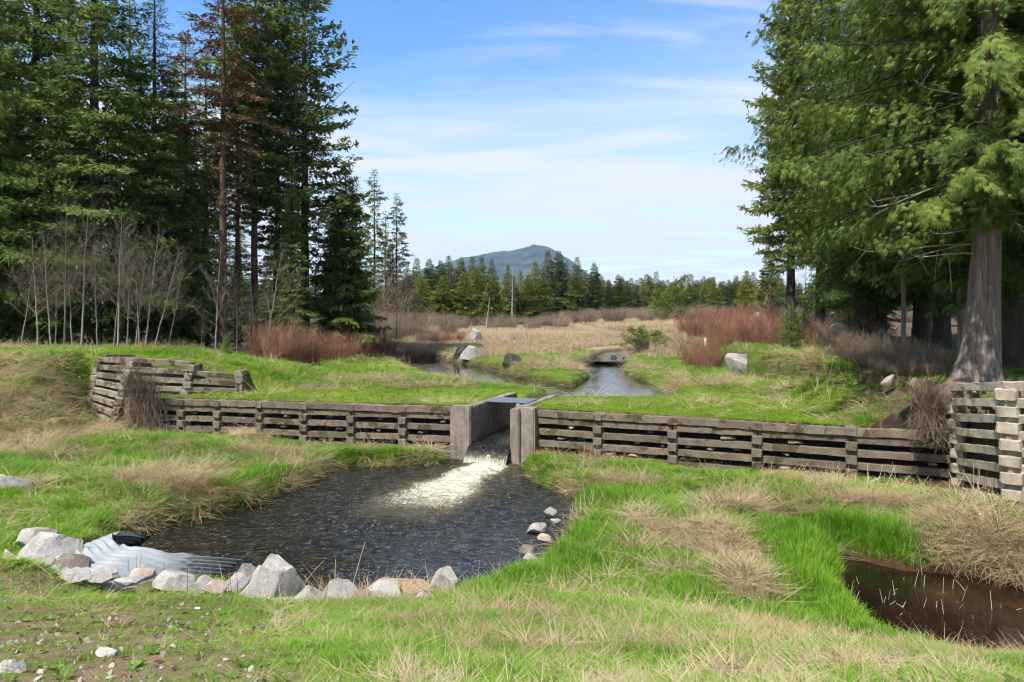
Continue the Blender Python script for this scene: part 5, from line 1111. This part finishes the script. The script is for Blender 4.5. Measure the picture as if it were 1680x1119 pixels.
BU.update({('brown', i): bush(710 + i, 1.3, 1.4, 210, 'twig_brown', r0=.010) for i in range(3)}); BU.update({('dark', i): bush(720 + i, 1.2, 1.2, 210, 'twig_dark', .9, r0=.009) for i in range(2)})
rb = random.Random(21); BL = {}
def shrub(kind, px, Y, w, h, label, z=None, group=None):
    x = X_at(px, Y); z = float(T(x, Y)) if z is None else z; n = 3 if kind != 'dark' else 2
    link('leafless_shrub', BU[(kind, rb.randrange(n))], None, (x, Y, z), (0, 0, rb.uniform(0, 6.28)), (w / 2.4, w / 2.4, h / 1.62), label, 'shrub', group)
# red thicket at the left forest edge
def thicket(kind, spots, where, word):
    ords = ['first', 'second', 'third', 'fourth', 'fifth', 'sixth', 'seventh', 'eighth', 'ninth', 'tenth', 'eleventh', 'twelfth', 'thirteenth', 'fourteenth', 'fifteenth', 'sixteenth', 'seventeenth', 'eighteenth', 'nineteenth', 'twentieth']
    for i, (px, Y, w, h) in enumerate(sorted(spots)): shrub(kind, px, Y, w, h, '%s %s, %s from the left' % (word, where, ords[i]), group=where)
thicket('red', [(432, 33.5, 2.0, 2.1), (455, 32.5, 2.0, 2.1), (480, 33.5, 2.2, 2.1), (505, 34, 2.0, 1.9), (535, 37, 2.2, 1.7), (565, 40, 2.4, 1.5), (595, 43, 2.4, 1.5), (630, 46, 2.6, 1.4), (660, 48, 2.6, 1.4), (690, 51, 2.8, 1.3), (722, 62, 3.0, 1.3), (745, 66, 2.8, 1.2)], 'in the row along the left forest foot', 'reddish leafless shrub')
thicket('dark', [(300, 33, 2.2, 1.0), (330, 34, 2.2, 1.1), (360, 35, 2.2, 1.0), (400, 36, 2.4, 1.3), (425, 38, 2.4, 1.4), (450, 39, 2.4, 1.5), (520, 42, 2.4, 1.3), (555, 47, 2.6, 1.3), (275, 32, 2.0, .9)], 'in the shade under the left pines', 'dark brown leafless shrub')
thicket('red', [(1138, 38, 2.2, 1.6), (1160, 36.5, 2.2, 1.7), (1182, 38, 2.4, 1.9), (1205, 42, 2.6, 2.1), (1230, 40, 2.4, 2.0), (1252, 39, 2.4, 1.9), (1275, 38, 2.4, 1.7), (1300, 37, 2.2, 1.4), (1150, 46, 3.0, 2.2), (1195, 50, 3.2, 2.5), (1240, 48, 3.2, 2.5), (1280, 45, 3.0, 2.1), (1320, 36, 2.2, 1.2), (1130, 56, 3.0, 2.0), (1170, 60, 3.4, 2.6), (1218, 60, 3.4, 2.6)], 'in the thicket behind the big grey boulder', 'red-brown leafless shrub')
thicket('brown', [(1300, 56, 3.4, 2.4), (1325, 50, 3.0, 2.2), (1350, 44, 3.0, 2.0), (1375, 40, 2.8, 1.8), (1400, 38, 2.6, 1.7), (1425, 33, 2.6, 1.5), (1440, 27, 2.2, 1.2), (1405, 30, 2.4, 1.2), (1360, 34, 2.4, 1.1), (1470, 24.5, 2.2, 1.1), (1500, 23, 2.2, 1.0), (1520, 21.5, 1.8, .9)], 'on the slope below the right grove', 'grey-brown leafless shrub')
thicket('dark', [(1430, 22.5, 2.0, .8), (1460, 21.0, 1.8, .7), (1485, 20.2, 1.6, .6), (1405, 25, 2.0, .8), (1380, 28, 2.2, .8), (1530, 19.6, 1.3, .7)], 'on the bare bank left of the big cedar', 'dark twiggy shrub')
thicket('brown', [(700, 62, 3.4, 2.2), (690, 75, 4.0, 3.2), (665, 70, 3.6, 3.4), (645, 64, 3.4, 3.4), (620, 58, 3.2, 3.2), (735, 90, 4.5, 3.2), (600, 54, 3.0, 2.6)], 'between the conical cedar and the far conifers', 'tall grey-brown leafless shrub')
def far_brush():
    rng = np.random.RandomState(4); so = [src(BU[('brown', 0)]), src(BU[('dark', 0)]), src(BU[('red', 1)])]; n = 420; X = rng.uniform(-40, 95, n); Y = rng.uniform(120, 200, n) - 6 * np.abs(X - 30) / 30; Y = np.clip(Y, 105, 232); Y = np.where(rng.rand(n) < .75, rng.uniform(150, 225, n), Y); Z = T(X, Y); s = rng.uniform(1.4, 2.4, n)
    k = X > X_at(650, Y); X, Y, Z, s = X[k], Y[k], Z[k], s[k]; n = len(X)
    scatter('far_brush', np.stack([X, Y, Z], 1), np.stack([0 * X, 0 * X, rng.rand(n) * 6.28], 1), np.stack([s * 1.3, s * 1.3, s], 1), rng.randint(0, 2, n), rng.rand(n), so[:2], 'brown leafless brush at the foot of the far trees', 'brush')
far_brush()
# bushes on the crib walls
def crib_bush(px, py, Y, w, h, seed, label, arch, mat):
    rng = np.random.RandomState(seed); t = Tubes()
    for i in range(420):
        a = rng.rand() * 6.28; l = h * rng.uniform(.5, 1.1); o = np.array((math.cos(a), .4 * math.sin(a) - .45, 0)) * rng.uniform(.1, .8) * w / h; s = np.linspace(0, 1, 6)[:, None]
        sg = 1 if rng.rand() < .55 else -.9
        pts = np.array((rng.normal(0, w * .20), rng.normal(0, .06), rng.normal(0, h * .16))) + s * l * np.array((0, 0, sg * .75)) + s ** 1.2 * o * l - s ** 2 * np.array((0, 0, arch)) * l * .4 + rng.normal(0, .03, (6, 3)) * s; t.add(pts, .009 * np.linspace(1, .4, 6), 3, rng.rand())
        k = rng.randint(2, 5); t.add(pts[k] + np.linspace(0, 1, 3)[:, None] * l * .35 * nrm(rng.normal(0, 1, 3)), .004, 3, rng.rand())
    link('leafless_shrub', t.mesh('shrub', M[mat]), loc=(X_at(px, Y), Y, Z_at(py, Y)), label=label, cat='shrub')
crib_bush(236, 655, 23.7, 1.25, 1.7, 801, 'tangled brown shrub hanging over the mossy crib wall', .5, 'twig_dark')
crib_bush(1522, 672, 16.6, .8, .9, 802, 'small bare shrub growing at the left end of the pale crib wall', .3, 'twig_dark')
# budding alder and willow by the stream
def budding(px, Y, tpy, seed, label, wide=1.):
    x = X_at(px, Y); z = float(T(x, Y)); H = Z_at(tpy, Y) - z; rng = np.random.RandomState(seed)
    e = thing('budding_tree', (x, Y, z), label, 'tree'); s = H / 6
    tk, brm = BT[seed % 4]; link('trunk', tk, e, scl=(s * wide, s * wide, s)); link('branches', brm, e, scl=(s * wide, s * wide, s))
    co = np.empty(len(brm.vertices) * 3, np.float32); brm.vertices.foreach_get('co', co); co = co.reshape(-1, 3); idx = rng.randint(0, len(co), 2600); P = co[idx] + rng.normal(0, .10, (2600, 3)); m = len(P)
    D = nrm(rng.normal(0, 1, (m, 3))); Nn = nrm(rng.normal(0, 1, (m, 3))); V, f, t = cards(P, D, Nn, np.full(m, .17) * rng.uniform(.5, 1.3, m), np.full(m, .10), rng.rand(m))
    link('leaves', mesh_np('leaves', V, f, t, M['budding'], smooth=False), e, scl=(s * wide, s * wide, s))
budding(1103, 52, 462, 2, 'budding yellow-green alder in front of the far trees', 1.25); budding(1086, 53, 480, 5, 'smaller budding alder left of the taller one', 1.2)
budding(1040, 50, 540, 4, 'low budding willow spreading over the stream', 2.6); budding(1075, 48, 545, 7, 'low budding willow at the edge of the red thicket', 2.4)
# stray dead stalks and canes
def canes():
    rng = np.random.RandomState(31)
    groups = [(235, 790, 26, .55, 'clump of broken pale cattail stubs in the left bank grass', 1.3), (535, 985, 9, .9, 'thin dry stalks standing behind the white pool rocks', .6), (420, 985, 12, .55, 'dark thin stalks in front of the biggest white boulder', .9), (1560, 820, 30, .9, 'arching bleached canes at the foot of the pale crib wall', 1.3), (1425, 805, 14, .8, 'pale fallen stalks leaning on the right crib wall', .8),
              (460, 720, 12, 1.2, 'long pale stalks leaning in front of the left crib wall', 1.4), (1350, 640, 40, .9, 'broken reed stalks lying across the right lawn edge', 2.2), (1500, 1010, 60, .5, 'dead stems poking from the brown ditch water', 1.6), (945, 860, 12, .7, 'upright bleached stalks at the right pool bank', .5), (235, 955, 16, .4, 'dark new shoots in front of the culvert', 1.0)]
    for px, py, n, h, lab, sp in groups:
        x, y, z = cast(px, py); t = Tubes()
        for i in range(n):
            ox, oy = rng.normal(0, sp * .5), rng.normal(0, sp * .25); b = np.array((ox, oy, float(T(x + ox, y + oy)) - z - .02)); a = rng.rand() * 6.28; le = rng.uniform(.05, .9) if 'stub' not in lab and 'upright' not in lab and 'shoots' not in lab else rng.uniform(0, .25); l = h * rng.uniform(.4, 1.1); s = np.linspace(0, 1, 5)[:, None]
            t.add(b + s * l * np.array((le * math.cos(a), le * math.sin(a), math.sqrt(max(.05, 1 - le * le)))) - s ** 2 * np.array((0, 0, .35 * le * l)), (.005 if 'dark' in lab else .0065) * np.linspace(1, .5, 5), 4, rng.rand())
        link('dead_stalks', t.mesh('dead_stalks', M['twig_dark'] if 'dark' in lab else M['reed_solid']), loc=(x, y, z), label=lab, cat='stalks', kind='stuff')
M['reed_solid'] = twig_mat('bleached_stalks', (.33, .26, .17), (.62, .54, .41))
canes()
def cattail():
    x, y, z = cast(1158, 612); t = Tubes(); t.add([(0, 0, -.1), (-.01, 0, .7), (-.03, 0, 1.35)], [.014, .012, .010], 5, .4); c = Tubes(); c.add([(-.03, 0, 1.3), (-.03, 0, 1.36), (-.032, 0, 1.52), (-.034, 0, 1.66), (-.034, 0, 1.70)], [.02, .05, .07, .05, .01], 8, 1.)
    e = thing('cattail', (x, y, z), 'single cattail with a fluffy white seed head before the red thicket', 'cattail'); link('stem', t.mesh('stem', M['twig_brown']), e); link('seed_head', c.mesh('seed_head', M['fluff']), e)
M['fluff'] = flat_mat('white_fluff', (.42, .36, .30), .95)
cattail()
def scrap():
    x, y, z = cast(324, 1002); V, Fc = ico(91, 2, 5, .3); V[:, 2] *= .35
    m = flat_mat('pale_blue_plastic', (.50, .62, .72), .4); link('plastic_scrap', mesh_np('plastic_scrap', V * .035, Fc, mat=m, smooth=False), loc=(x, y, z + .03), label='small pale blue plastic scrap in the foreground grass', cat='litter')
scrap()
if HAZE: haze()
